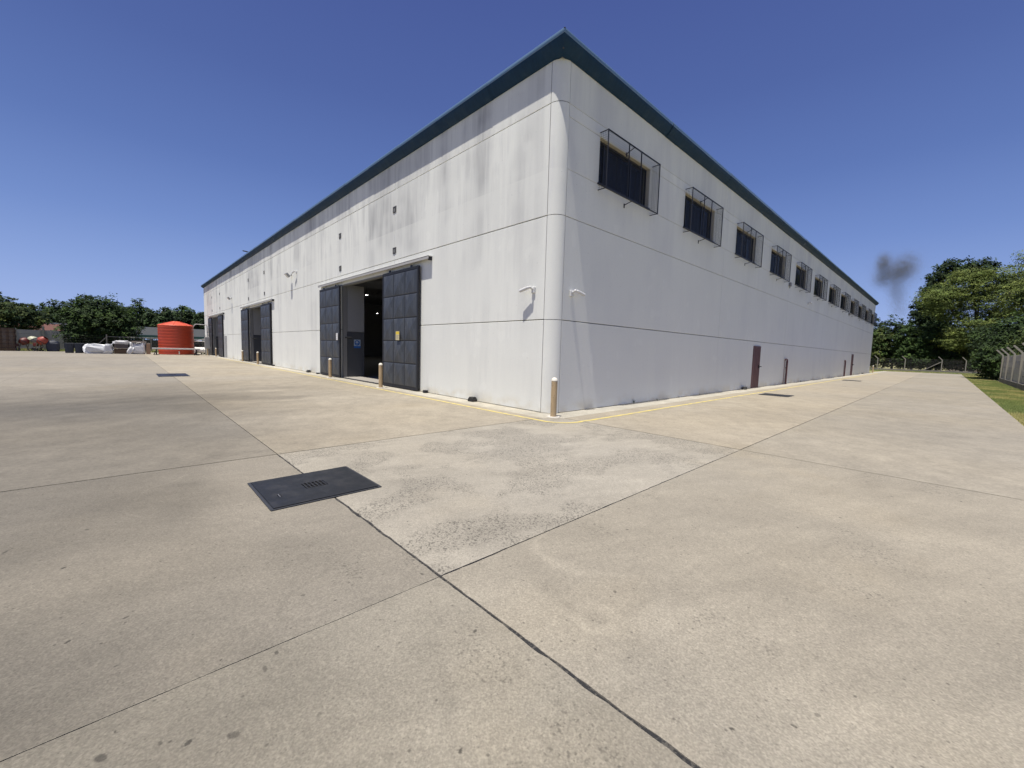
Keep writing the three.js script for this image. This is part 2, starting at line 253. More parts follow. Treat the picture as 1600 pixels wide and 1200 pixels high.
const wallR = new THREE.MeshStandardMaterial({ map: rep(stainShadeTex(300, .10), 1 / 24, 1 / 9.2), roughness: .82, bumpMap: rep(fineBump, 1 / 1.6), bumpScale: .0008 });
const seam = mat([.25, .245, .235], .95), dark = mat([.012, .013, .016], .6), steelBlack = mat([.012, .013, .018], .5), white = mat([.72, .71, .69], .5);
function panelGeo(w, h, t, c) {           // chamfered front at z = 0, body behind it
  const a = w / 2, b = h / 2, F = [[-a + c, -b + c, 0], [a - c, -b + c, 0], [a - c, b - c, 0], [-a + c, b - c, 0]], M = [[-a, -b, -c], [a, -b, -c], [a, b, -c], [-a, b, -c]], K = M.map(([x, y]) => [x, y, -t]), P = [];
  const quad = (p, q, r, s) => P.push(...p, ...q, ...r, ...p, ...r, ...s);
  quad(...F); for (let i = 0; i < 4; i++) { const j = (i + 1) % 4; quad(M[i], M[j], F[j], F[i]); quad(K[i], K[j], M[j], M[i]); } quad(K[3], K[2], K[1], K[0]);
  const g = new THREE.BufferGeometry(); g.setAttribute('position', new THREE.Float32BufferAttribute(P, 3)); g.computeVertexNormals(); return g;
}
const pr = rngOf(9);
function panel(side, s0, s1, y0, y1, gs = .004, gy = .009, name = 'wall_panel') {
  const g = panelGeo(s1 - s0 - 2 * gs, y1 - y0 - 2 * gy, .14, .006), off = .003 * (pr() - .5), sc = (s0 + s1) / 2, yc = (y0 + y1) / 2;
  if (side === 'L') g.rotateY(-Math.PI / 2).translate(off, yc, -sc); else g.translate(sc, yc, off);
  return mesh(name, worldUV(g), side === 'L' ? wallL : wallR, wh);
}
const bays = [[8.4, 14.0], [29.1, 34.6], [49.1, 54.6]];
{
  const V0 = [.33, 8.4, 14.0, 21.3, 29.1, 34.6, 41.8, 49.1, 54.6, LZ], rows = [0, 2.42, 5.03, 7.73, WALLH];
  for (let i = 0; i < V0.length - 1; i++) for (let r = 0; r < 4; r++) {
    const bay = bays.some(b => b[0] === V0[i]);
    if (bay && r === 0) continue;
    panel('L', V0[i], V0[i + 1], bay && r === 1 ? 4.58 : rows[r], rows[r + 1], i === 0 ? .009 : .006, r === 3 ? .007 : .012);
  }
  const RW = [0, 2.42, 5.03, 6.18], n = 12, cols = [.33]; for (let k = 0; k < 5; k++) cols.push(5.62 + 10.5 * (k + .5)); cols.push(LX);
  for (let r = 0; r < 3; r++) for (let i = 0; i < cols.length - 1; i++) panel('R', cols[i], cols[i + 1], RW[r], RW[r + 1], i === 0 ? .008 : .003, r === 2 ? .004 : .01);
  for (let r = 0; r < 2; r++) for (let i = 0; i < cols.length - 1; i++) panel('R', cols[i], cols[i + 1], [7.42, 7.73][r], [7.73, WALLH][r], .003, .004);
  for (let k = 0; k <= n; k++) panel('R', k ? 4.38 + 5.25 * (k - 1) : .33, k < n ? 1.66 + 5.25 * k : LX, 6.18, 7.42, 0, .003);
  // inner leaf of the wall, seen only as the dark of the joints and the sides of the openings
  const core = []; let z = .3; for (const [a, b] of [...bays, [LZ, 0]]) { core.push(box(.1, WALLH, a - z, .195, WALLH / 2, -(a + z) / 2)); if (b) { core.push(box(.1, WALLH - 4.6, b - a, .195, (WALLH + 4.6) / 2, -(a + b) / 2)); z = b; } }
  core.push(box(LX - .3, 6.18, .1, (LX + .3) / 2, 3.09, -.195), box(LX - .3, WALLH - 7.42, .1, (LX + .3) / 2, (WALLH + 7.42) / 2, -.195));
  for (let k = 0; k <= n; k++) { const a = k ? 4.38 + 5.25 * (k - 1) : .3, b = k < n ? 1.66 + 5.25 * k : LX; core.push(box(b - a, 1.24, .1, (a + b) / 2, 6.8, -.195)); }
  core.push(box(.2, WALLH, .2, .42, WALLH / 2, -.42));
  mesh('inner_wall', merge(core), seam, wh);
  mesh('back_wall', merge([box(.2, WALLH, LZ, LX - .1, WALLH / 2, -LZ / 2), box(LX, WALLH, .2, LX / 2, WALLH / 2, -LZ + .1)]), mat([.32, .32, .31], .9), wh);
  mesh('roof', merge([box(LX - .1, .12, LZ - .1, LX / 2, 8.86, -LZ / 2)]), mat([.25, .25, .25], .9), wh);
  mesh('floor', merge([box(LX - .3, .05, LZ - .3, LX / 2, -.005, -LZ / 2)]), mat([.22, .21, .19], .7), wh);
  const sillM = mat([.3, .28, .25], .85); for (const [a, b] of bays) mesh('entry_sill', box(.9, .02, b - a - .2, .5, .03, -(a + b) / 2), sillM, wh);
  for (const [y0, y1, m] of [[0, 2.42], [2.42, 5.03], [5.03, 7.73], [7.73, WALLH]]) {
    const g = new THREE.CylinderGeometry(.33, .33, y1 - y0 - .014, 20, 1, true, -Math.PI / 2 + .03, Math.PI / 2 - .06).translate(.33, (y0 + y1) / 2, -.33).toNonIndexed();
    const p = g.attributes.position, uv = g.attributes.uv; for (let i = 0; i < p.count; i++) uv.setXY(i, uv.getX(i) * .5 + 3, p.getY(i));
    mesh('corner_column', g, wallR, wh);
  }
}
// eaves: a flared, round-topped metal trim in lengths with straps over the joints
{
  const tex = colorTex(512, 256, (i, j, o) => { const w = sm(.5, .75, fbm(i / 40, j / 90, 400, 4)), q = .85 + .3 * fbm(i / 5, j / 22, 401, 3); o[0] = (.008 + .008 * w) * q; o[1] = (.034 + .008 * w) * q; o[2] = (.074 + .004 * w) * q; });
  const m = new THREE.MeshPhysicalMaterial({ map: rep(tex, .2, .5), roughness: .5, specularIntensity: .35 }), litRollM = new THREE.MeshPhysicalMaterial({ color: lin(.10, .17, .25), roughness: .3, clearcoat: .6, clearcoatRoughness: .2 });  // round top of the same trim, sky sheen painted in as lighter blue
  const flare = [[-.05, 8.70], [.04, 8.70], [.08, 8.715], [.15, 8.78], [.212, 8.86], [.242, 8.92], [.25, 8.955]], roll = [[.25, 8.957], [.262, 8.985], [.262, 9.02], [.248, 9.06], [.222, 9.095], [.185, 9.118], [.12, 9.13], [-.25, 9.135]];
  function seg(side, s0, s1, m0, m1, grow = 0, prof = flare) {       // m0/m1: +1 extends with the offset (outer mitre)
    const P = [], U = [], I = []; let l = 0;
    prof.forEach(([o, y], i) => { if (i) l += Math.hypot(o - prof[i - 1][0], y - prof[i - 1][1]); const oo = o + grow, yy = y - grow * .5; for (const e of [0, 1]) { const s = e ? s1 + m1 * oo : s0 - m0 * oo; P.push(...(side === 'L' ? [-oo, yy, -s] : [s, yy, oo])); U.push(s, l); } if (i) { const a = 2 * (i - 1); I.push(...(side === 'R' ? [a, a + 1, a + 2, a + 1, a + 3, a + 2] : [a, a + 2, a + 1, a + 1, a + 2, a + 3])); } });
    const g = new THREE.BufferGeometry(); g.setAttribute('position', new THREE.Float32BufferAttribute(P, 3)); g.setAttribute('uv', new THREE.Float32BufferAttribute(U, 2)); g.setIndex(I); g.computeVertexNormals(); return g;
  }
  for (const [side, L] of [['L', LZ], ['R', LX]]) {
    const n = 24, st = L / n;
    for (let k = 0; k < n; k++) {
      const dv = k ? .014 * (pr() - .6) : 0, dy = k ? .012 * (pr() - .5) : 0;
      const e = mesh('eaves_trim', seg(side, k * st + (k ? .004 : 0), (k + 1) * st - .004, k ? 0 : 1, k === n - 1 ? 1 : 0), m, wh);
      e.position.set(side === 'L' ? -dv : 0, dy, side === 'L' ? 0 : dv);
      mesh('lit_roll', seg(side, k * st + (k ? .002 : 0), (k + 1) * st - .002, k ? 0 : 1, k === n - 1 ? 1 : 0, 0, roll), litRollM, e);
      if (k) mesh('strap', seg(side, -.03, .03, 0, 0, .007), m, e).position.set(side === 'L' ? 0 : k * st, 0, side === 'L' ? -k * st : 0);
    }
  }
  for (const q of [flare, roll]) for (const e of [1, 0]) mesh(q === flare ? 'eaves_trim' : 'lit_roll', e ? seg('R', 0, LX, 1, 1, 0, q).rotateY(Math.PI).translate(LX, 0, -LZ) : seg('L', 0, LZ, 1, 1, 0, q).rotateY(Math.PI).translate(LX, 0, -LZ), q === flare ? m : litRollM, wh);
  mesh('corner_strap', merge([sbar([-.1, 8.74, .1], [-.252, 9.06, .252], .03)]), mat([.05, .045, .04], .6), wh);
  mesh('roof_pipe', bar([-.1, 9.2, -33.9], [-.32, 9.36, -34.6], .05), dark, wh);
}
// bracket plates over the anchor pockets, in pairs on both sides of each gate
const plateM = mat([.10, .10, .10], .8);
for (const s of [8.4, 14.0, 29.1, 34.6, 49.1, 54.6]) for (const y of [5.4, 6.97]) {
  const p = mesh('anchor_pocket', merge([box(.02, .24, .03, -.006, y, -s - .12), box(.02, .24, .03, -.006, y, -s + .12), box(.02, .03, .21, -.006, y + .105, -s), box(.02, .03, .21, -.006, y - .105, -s), box(.008, .2, .2, -.003, y, -s)]), plateM, wh);
  mesh('anchor_plate', rbox(.02, .13, .1, .005, -.018, y - .02, -s), mat([.2, .2, .19], .6), p);
}
// ---- gates
const doorTex = colorTex(512, 512, (i, j, o) => { const w = fbm(i / 60, j / 110, 420, 4, 0), r = sm(.55, .8, fbm(i / 16, j / 60, 421, 4)), q = .86 + .2 * hash(i >> 1, j >> 1, 422); o[0] = (.044 + .033 * w + .037 * r) * q; o[1] = (.050 + .035 * w + .038 * r) * q; o[2] = (.059 + .037 * w + .037 * r) * q; });
const doorMats = [0, 1, 2].map(k => { const t = rep(doorTex, .45, .33); t.offset.set(.37 * k, .21 * k); return new THREE.MeshStandardMaterial({ map: t, roughness: .5, metalness: .25, bumpMap: rep(fineBump, .9), bumpScale: .0006 }); });
const edgeM = mat([.010, .011, .015], .6);
function pressed(w, h, d) {               // one pressed panel: flat rim, shallow four-sided pyramid with a cross of creases
  const a = w / 2, b = h / 2, r = .028, P = [], quad = (p, q, s, t) => P.push(...p, ...q, ...s, ...p, ...s, ...t), O = [[-a, -b, 0], [a, -b, 0], [a, b, 0], [-a, b, 0]], R = [[-a + r, -b + r, .012], [a - r, -b + r, .012], [a - r, b - r, .012], [-a + r, b - r, .012]], top = [0, 0, d];
  const mid = R.map((p, i) => { const q = R[(i + 1) % 4]; return [(p[0] + q[0]) / 2, (p[1] + q[1]) / 2, .012 + d * .18]; });
  for (let i = 0; i < 4; i++) { const j = (i + 1) % 4; quad(O[i], O[j], R[j], R[i]); P.push(...R[i], ...R[j], ...top); }
  const g = new THREE.BufferGeometry(); g.setAttribute('position', new THREE.Float32BufferAttribute(P, 3)); g.computeVertexNormals(); return g;
}
function signTex(w, h, draw) { const c = document.createElement('canvas'); c.width = w; c.height = h; const x = c.getContext('2d'); draw(x, w, h); const t = new THREE.CanvasTexture(c); t.colorSpace = THREE.SRGBColorSpace; return t; }
const lw = 2.8, lh = 4.52;
const pressedGeos = {}; 
function leaf(zc, w, label) {
  const g = merge([box(.05, lh, w - .1, -.105, lh / 2 + .03, 0), box(.07, lh, .05, -.105, lh / 2 + .03, w / 2 - .025), box(.07, lh, .05, -.105, lh / 2 + .03, -w / 2 + .025), box(.07, .06, w - .1, -.105, .06, 0), box(.07, .1, w - .1, -.105, lh - .02, 0)]);
  const o = mesh('sliding_door', g, edgeM, wh); o.position.z = zc; o.userData.label = label;
  const cw = (w - .14) / 3, ch = (lh - .2) / 5, pg = pressedGeos[w] ??= pressed(cw - .03, ch - .035, .055).rotateY(-Math.PI / 2);
  const uvg = [0, 1, 2].map(k => worldUV(pg.clone(), 0, k * .4, k * .7));
  for (let r = 0; r < 5; r++) for (let c = 0; c < 3; c++) { const p = mesh('door_panel', uvg[(r * 2 + c) % 3], doorMats[(r + 2 * c) % 3], o); p.position.set(-.131, .13 + ch * (r + .5), (c - 1) * cw); }
  for (const s of [-1, 1]) mesh('hanger', box(.03, .1, .12, -.1, lh + .07, s * w * .3), steelBlack, o);
  return o;
}
const railM = mat([.42, .41, .39], .6);
const greyUp = mat([.30, .305, .31], .45), greyLow = mat([.085, .09, .10], .22), postM = mat([.22, .22, .215], .5);
bays.forEach(([a, b], i) => {
  const rl = leaf(-(a - .65), lw, 'dark slate sliding leaf of pressed diamond panels on the corner side of its gateway'), ll = leaf(-(b + 1.2), lw, 'dark slate sliding leaf of pressed diamond panels on the far side of its gateway');
  const rail = mesh('door_rail', merge([box(.17, .025, b - a + 5.5, -.085, 4.78, -(a + b) / 2), box(.02, .10, b - a + 5.5, -.16, 4.735, -(a + b) / 2)]), railM, wh);
  mesh('rail_end', box(.15, .12, .02, -.08, 4.705, -(a - 2.72)), edgeM, rail);
  mesh('door_guide', rbox(.14, .10, .16, .02, -.1, .05, -(a - 2.55)), edgeM, wh); mesh('door_guide', rbox(.14, .07, .24, .02, -.1, .035, -(b + 3.1)), edgeM, wh);
  // inner leaf folded back along the side of the gateway
  const il = mesh('inner_door', box(.86, 2.3, .05, .72, 3.48, -b + .09), greyUp, wh);
  mesh('kick_panel', box(.86, 2.28, .052, .72, 1.17, -b + .091), greyLow, il); mesh('door_post', box(.2, 4.56, .1, .17, 2.3, -b + .07), postM, il);
  mesh('push_bar', bar([.15, 2.02, -b + .2], [.45, 2.02, -b + .2], .04), edgeM, il);
  mesh('threshold', box(.06, .03, b - a, -.03, .012, -(a + b) / 2), edgeM, wh);
  mesh('gate_jamb', box(.24, 4.56, .06, .125, 2.29, -a - .033), postM, wh);
  mesh('gate_lintel', box(.245, .04, b - a - .07, .125, 4.558, -(a + b) / 2), postM, wh);
  if (i === 0) {
    const blue = signTex(128, 160, (x, w, h) => { x.fillStyle = '#9fb0c2'; x.fillRect(0, 0, w, h); x.fillStyle = '#1f5fae'; x.beginPath(); x.arc(w / 2, 62, 50, 0, 7); x.fill(); x.fillStyle = '#a9b8c8'; x.beginPath(); x.arc(w / 2 - 4, 56, 26, Math.PI, 0); x.lineTo(w / 2 + 34, 66); x.lineTo(w / 2 - 34, 66); x.fill(); x.beginPath(); x.arc(w / 2 - 6, 78, 14, 0, 3.2); x.fill(); x.fillStyle = '#1f5fae'; x.fillRect(0, 122, w, 38); });
    const sg = mesh('safety_sign', new THREE.PlaneGeometry(.34, .43).translate(.78, 1.72, -b + .122), new THREE.MeshStandardMaterial({ map: blue, roughness: .5 }), il); sg.userData.label = 'square blue and white helmet sign';
    const ys = signTex(64, 96, (x, w, h) => { x.fillStyle = '#cfc39a'; x.fillRect(0, 0, w, h); x.fillStyle = '#e3c53a'; x.fillRect(4, 4, w - 8, 30); x.fillStyle = '#7a7260'; for (let k = 0; k < 5; k++) x.fillRect(8, 42 + 10 * k, w - 16 - 6 * (k % 2), 3); });
    const s1 = mesh('notice', box(.01, .34, .28, -.2, 2.05, 0), new THREE.MeshStandardMaterial({ map: ys, roughness: .6 }), rl); s1.userData.label = 'small cream and yellow notice';
    mesh('notice', box(.01, .34, .22, -.19, 2.05, -1.12 + 2.32), white, ll).userData.label = 'small white notice';
  }
});
for (const s of [45.5]) mesh('downpipe', merge([box(.22, 2.3, .3, -.11, 1.15, -s)]), mat([.5, .5, .49], .6), wh);
// two of the lit lamps hanging inside
for (const [x, y, z] of [[10.87, 7, -35.59], [16.73, 6, -45.66]]) {
  const l = thing('high_bay_lamp', 'lit lamp hanging in the dark inside the nearest gateway', 'lamp', [x, y, z], 0, 'lamps hanging inside the warehouse');
  mesh('shade', lathe([[.02, .2], [.06, .18], [.13, .03], [.15, 0]], 20), mat([.4, .4, .4], .4, { side: THREE.DoubleSide }), l); mesh('cord', bar([0, .19, 0], [0, 8.8 - y, 0], .012), dark, l);
  mesh('bulb', new THREE.SphereGeometry(.08, 16, 10).scale(1, .5, 1).translate(0, .02, 0), new THREE.MeshStandardMaterial({ color: 0xffffff, emissive: lin(1, .97, .9), emissiveIntensity: 1.2 }), l);
  const p = new THREE.PointLight(lin(1, .97, .9), 2); p.position.set(0, -.12, 0); p.castShadow = true; l.add(p);
}
// ---- windows and cages
{
  const frameM = mat([.02, .022, .026], .45), glassM = new THREE.MeshPhysicalMaterial({ color: lin(.75, .8, .85), roughness: .03, transmission: 1, thickness: 0, ior: 1.5, specularIntensity: .25 }), reveal = mat([.6, .55, .44], .85), blind = mat([.016, .018, .026], .9);
  const W = 2.72, H = 1.24, b = .05, zf = -.15;
  const fr = [box(W, b, .05, 0, H / 2 - b / 2, zf), box(W, b, .05, 0, -H / 2 + b / 2, zf), box(b, H - 2 * b, .05, -W / 2 + b / 2, 0, zf), box(b, H - 2 * b, .05, W / 2 - b / 2, 0, zf), box(.045, H - 2 * b, .05, -.98, 0, zf), box(.045, H - 2 * b, .05, .42, 0, zf)];
  const frameG = merge(fr), paneW = [[-1.31, -1.0], [-.957, .398], [.442, 1.31]], panes = paneW.map(([a, c]) => new THREE.PlaneGeometry(c - a, H - .1).translate((a + c) / 2, 0, zf));
  const revG = merge([box(W + .02, .03, .2, 0, H / 2 + .012, -.12), box(.03, H, .2, -W / 2 - .012, 0, -.12), box(.03, H, .2, W / 2 + .012, 0, -.12)]), sillG = rbox(W + .1, .05, .24, .01, 0, -H / 2 + .015, -.08);
  const cx0 = -1.38, cx1 = 1.45, cy0 = -.78, cy1 = .71, d = .27, w = .025;
  const cageG = merge([sbar([cx0, cy0, d], [cx1, cy0, d], w), sbar([cx0, cy1, d], [cx1, cy1, d], w), ...[cx0, -.34, .34, cx1].map(x => sbar([x, cy0 - .016, d], [x, cy1 + .016, d], w)), ...[[cx0, cy0], [cx1, cy0], [cx0, cy1], [cx1, cy1]].map(([x, y]) => sbar([x, y, d], [x, y, .005], w * .8)), sbar([-.05, cy1, d], [-.05, cy1 - .1, .005], .018), sbar([-.05, cy0, d], [-.05, cy0 - .06, .005], .018), box(.05, .12, .012, -.05, cy0 - .08, .008), box(.05, .12, .012, -.05, cy1 - .12, .008)]);
  const wires = []; const t = .0035;
  for (let x = cx0 + .06; x < cx1; x += .06) { wires.push(box(t, cy1 - cy0, t, x, (cy0 + cy1) / 2, d)); }
  for (let y = cy0 + .06; y < cy1; y += .06) { wires.push(box(cx1 - cx0, t, t, (cx0 + cx1) / 2, y, d + t)); for (const x of [cx0, cx1]) wires.push(box(t, t, d, x, y, d / 2)); }
  for (const x of [cx0, cx1]) for (let z = .05; z < d; z += .055) wires.push(box(t, cy1 - cy0, t, x + t, (cy0 + cy1) / 2, z));
  const wireG = merge(wires), wireM = mat([.035, .037, .042], .5, { metalness: .3 });
  const curtG = (() => { const g = new THREE.PlaneGeometry(W - .1, H - .1, 60, 1), p = g.attributes.position; for (let i = 0; i < p.count; i++) p.setZ(i, -.27 + .025 * Math.sin(p.getX(i) * 22) + .012 * Math.sin(p.getX(i) * 51)); g.computeVertexNormals(); return g; })();
  for (let k = 0; k < 12; k++) {
    const x = 3.02 + 5.25 * k, win = mesh('window', frameG, frameM, wh); win.position.set(x, 6.8, 0); win.userData.label = 'wide dark window set back in the wall';
    for (const p of panes) mesh('pane', p, glassM, win); mesh('reveal', revG, reveal, win); mesh('sill', sillG, frameM, win); mesh('blind', curtG, blind, win);
    const cg = mesh('window_cage', cageG, steelBlack, wh); cg.position.set(x, 6.8, 0); mesh('wire_mesh', wireG, wireM, cg); cg.userData.label = 'black steel bar cage standing off the window';
  }
}
// ---- doors and red pipes on the shaded side
{
  const red = mat([.115, .048, .05], .6), redF = mat([.145, .075, .075], .6);
  for (const [x, w, h, l] of [[16.18, .96, 2.13, 'dull red metal door'], [47.7, .9, 2.15, 'dull red and grey metal door']]) {
    const f = mesh('side_door', merge([box(.06, h + .06, .05, -w / 2 - .03, (h + .06) / 2, .022), box(.06, h + .06, .05, w / 2 + .03, (h + .06) / 2, .022), box(w, .06, .05, 0, h + .03, .022)]), redF, wh); f.position.x = x; f.userData.label = l;
    mesh('door_leaf', merge([rbox(w - .01, h, .03, .004, 0, h / 2, .02), ...[-1, 0, 1].map(k => box(.02, h - .1, .008, k * w * .25, h / 2, .038))]), red, f);
    mesh('handle', merge([box(.06, .16, .05, w / 2 - .09, 1.12, .06), bar([w / 2 - .09, 1.12, .09], [w / 2 + .06, 1.12, .13], .02)]), dark, f);
  }
  for (const [x, s] of [[22.05, -1], [43.35, -1]]) {
    const o = thing('red_standpipe', x < 30 ? 'dark red standpipe bent over at the top beside the nearer red side door' : 'dark red standpipe bent over at the top beside the far red side door', 'pipe', [x, 0, .07]);
    mesh('riser', bar([0, 0, 0], [0, 1.44, 0], .05, 12), red, o); mesh('bend', tube([[0, 1.4, 0], [-.01, 1.49, 0], [s * .1, 1.53, 0], [s * .42, 1.53, 0], [s * .48, 1.48, 0]], .042), red, o); mesh('return_pipe', bar([s * .48, 0, -.02], [s * .48, 1.5, -.02], .018, 8), redF, o);
    mesh('clip', box(.16, .03, .1, 0, 1.0, -.02), red, o);
  }
}

// ---------------------------------------------------------------- fittings on the walls
function bulletCamera(pos, turn, label, f = 1) {         // f: which way along the wall it looks
  const o = thing('security_camera', label, 'camera', pos, turn, 'cameras on the wall'), w = mat([.62, .62, .61], .35);      // local +z is out of the wall, body looks along +x
  mesh('mount_plate', rbox(.12, .16, .05, .015, 0, 0, .025), w, o); mesh('arm', merge([bar([0, .02, .04], [f * .02, .06, .13], .028, 10), new THREE.SphereGeometry(.04, 12, 8).translate(f * .02, .06, .13)]), w, o);
  const b = mesh('body', bar([.0, .07, .13], [f * .32, -.02, .17], .034, 16), w, o); mesh('sun_shield', bar([f * .08, .06, .14], [f * .35, -.015, .176], .04, 16), w, b);
  mesh('lens', bar([f * .34, -.014, .175], [f * .354, -.018, .178], .03, 16), dark, b);
}
bulletCamera([0, 3.2, -.71], -Math.PI / 2, 'white bullet camera on the sunlit wall beside the rounded corner', -1);
bulletCamera([.66, 3.13, 0], 0, 'white bullet camera on the shaded wall beside the rounded corner');
bulletCamera([26.4, 5.4, 0], 0, 'small white camera high on the shaded wall under the fifth and sixth windows');
bulletCamera([0, 6.02, -21.0], -Math.PI / 2, 'small white camera beside the floodlight between the nearest and middle gates', -1);
function flood(z, label) {
  const o = thing('floodlight', label, 'floodlight', [0, 5.95, z], 0, 'floodlights on the sunlit wall');
  const arm = mat([.3, .3, .3], .5); mesh('arm', merge([bar([0, .05, 0], [-.2, -.02, .02], .022, 8), box(.02, .14, .1, -.01, .05, 0)]), arm, o);
  const h = mesh('housing', rbox(.14, .3, .34, .03, 0, 0, 0).rotateZ(.75).translate(-.25, 0, .02), arm, o); mesh('lens_glass', box(.01, .25, .29, -.076, 0, 0).rotateZ(.75).translate(-.25, 0, .02), mat([.6, .62, .62], .15), h);
}
flood(-22.1, 'grey floodlight on an arm between the nearest and middle gates'); flood(-42.1, 'grey floodlight on an arm between the middle and farthest gates');
for (const [x, y, l] of [[21.35, 6.02, 'small grey junction box under the fourth window cage'], [43.0, 6.02, 'small grey junction box under the eighth window cage']]) solo('junction_box', merge([rbox(.22, .22, .12, .02, x, y, .06), bar([x, y - .1, .05], [x, y - .22, .05], .025)]), mat([.25, .25, .25], .6), l, 'box');
// bait boxes at the foot of the walls
{
  const baitG = (() => { const s = new THREE.Shape(); s.moveTo(-.12, 0); s.lineTo(.12, 0); s.lineTo(.12, .05); s.quadraticCurveTo(.09, .12, 0, .125); s.quadraticCurveTo(-.09, .12, -.12, .05); s.closePath(); return new THREE.ExtrudeGeometry(s, { depth: .16, bevelEnabled: true, bevelSize: .008, bevelThickness: .008, bevelSegments: 2 }).translate(0, .008, -.08); })();
  const lidG = rbox(.2, .012, .12, .004, 0, .135, 0), M = mat([.012, .012, .013], .45);
  for (const [p, t, l] of [[[-.13, 0, -3.07], Math.PI / 2, 'black bait box at the foot of the sunlit wall between corner and nearest gate'], [[-.13, 0, -18.6], Math.PI / 2, 'black bait box at the foot of the sunlit wall past the nearest gate'], [[14.3, 0, .13], 0, 'black bait box at the foot of the shaded wall beside the red door'], [[55.4, 0, .13], 0, 'black bait box at the far foot of the shaded wall']]) { const o = thing('bait_box', l, 'bait box', p, t, 'bait boxes along the walls'); mesh('shell', baitG, M, o); mesh('lid', lidG, M, o); mesh('entry', merge([cyl(.03, .03, .02, 0, 0, 0, 12).rotateZ(Math.PI / 2).translate(.13, .05, 0)]), dark, o); }
}
// bollards
{
  const tex = colorTex(128, 256, (i, j, o) => { const w = fbm(i / 14, j / 30, 440, 4), q = .8 + .4 * w, chip = sm(.72, .76, fbm(i / 7, j / 7, 441, 3)); o[0] = (.47 - .24 * chip) * q; o[1] = (.345 - .16 * chip) * q; o[2] = (.195 - .06 * chip) * q; });
  const M = new THREE.MeshStandardMaterial({ map: tex, roughness: .6 }), cap = mat([.72, .68, .58], .6), postG = lathe([[.075, 0], [.075, .88], [.073, .90]], 24), capG = lathe([[.078, .885], [.078, .90], [.068, .935], [.04, .965], [0, .972]], 24), footG = cyl(.17, .16, .012, 0, .006, 0, 20);
  const first = thing('bollard', 'tan bollard with a white cap at the rounded building corner', 'bollard', [-.25, 0, .33], 0, 'tan bollards along the walls');
  mesh('post', postG, M, first); mesh('cap', capG, cap, first); mesh('footing', footG, mat([.5, .47, .42], .9), first);
  for (const [x, z, l] of [[-.46, -14.2, 'tan bollard by the far leaf of the nearest gate'], [-.62, -8.3, 'tan bollard by the corner-side leaf of the nearest gate'], [-.5, -29.3, 'tan bollard by the corner-side leaf of the middle gate'], [-.42, -35.3, 'tan bollard by the far leaf of the middle gate'], [-.42, -49.6, 'tan bollard by the corner-side leaf of the farthest gate'], [-.55, -54.9, 'tan bollard by the far leaf of the farthest gate'], [63.2, .3, 'tan bollard at the far end of the shaded wall']]) copy(first, 'bollard', [x, 0, z], 0, l);
}
// steel plates in the paving
{
  const tex = colorTex(512, 512, (i, j, o) => { const w = sm(.5, .75, fbm(i / 50, j / 50, 450, 5)), d = sm(.6, .75, fbm(i / 9, j / 9, 451, 3)), q = .9 + .2 * hash(i, j, 452); o[0] = (.012 + .010 * w + .008 * d) * q; o[1] = (.0135 + .009 * w + .007 * d) * q; o[2] = (.016 + .008 * w + .006 * d) * q; });
  const rgh = greyTex(256, 256, (i, j) => .42 + .3 * fbm(i / 30, j / 30, 453, 4));
  const PM = new THREE.MeshPhysicalMaterial({ map: rep(tex, .8), roughnessMap: rgh, roughness: .8, specularIntensity: .7 });
  const s = new THREE.Shape(); s.moveTo(-.53, -.49); s.lineTo(.53, -.49); s.lineTo(.53, .49); s.lineTo(-.53, .49); s.closePath();
  const rect = (x, y, w, h) => { const p = new THREE.Path(); p.moveTo(x - w / 2, y - h / 2); p.lineTo(x - w / 2, y + h / 2); p.lineTo(x + w / 2, y + h / 2); p.lineTo(x + w / 2, y - h / 2); p.closePath(); return p; };
  s.holes.push(rect(.0, .0, .24, .2), rect(-.40, -.16, .03, .1));
  const g = worldUV(new THREE.ExtrudeGeometry(s, { depth: .012, bevelEnabled: true, bevelSize: .002, bevelThickness: .002, bevelSegments: 1 }).rotateX(-Math.PI / 2).translate(0, .004, 0));
  const frame = merge([box(1.12, .01, .03, 0, .004, -.508), box(1.12, .01, .03, 0, .004, .508), box(.03, .01, .99, -.548, .004, 0), box(.03, .01, .99, .548, .004, 0)]), bars = merge([0, 1, 2, 3, 4, 5].map(k => box(.016, .012, .19, -.1 + k * .04, .0125, 0)).concat([box(.23, .01, .01, 0, .011, 0)])), pit_dark = merge([box(.25, .004, .21, 0, .003, 0), box(.05, .004, .12, -.40, .003, .16)]);  // thin black sheet under the openings paints in their dark depth
  const first = thing('steel_access_plate', 'dark steel access plate with a small grate beside the pale worn slab', 'cover', [-6.37, 0, 2.05], 0, 'steel plates let into the paving');
  mesh('plate', g, PM, first); mesh('frame', frame, mat([.03, .032, .036], .5), first); mesh('grate', bars, dark, first); mesh('pit_dark', pit_dark, mat([.004, .004, .004], 1), first); mesh('lifting_handle', bar([-.40, .016, .115], [-.40, .016, .205], .006, 8), mat([.35, .34, .32], .4, { metalness: .8 }), first);
  const b = copy(first, 'steel_access_plate', [-6.28, 0, -18.1], 0, 'dark steel access plate on the joint out in the yard opposite the nearest gate'); b.scale.z = 2.0;
  copy(first, 'steel_access_plate', [12.45, 0, 1.95], Math.PI / 2, 'dark steel access plate beside the yellow line along the shaded wall');
  copy(first, 'steel_access_plate', [33.2, 0, 1.9], Math.PI / 2, 'dark steel access plate far down the drive near the far standpipe');
}
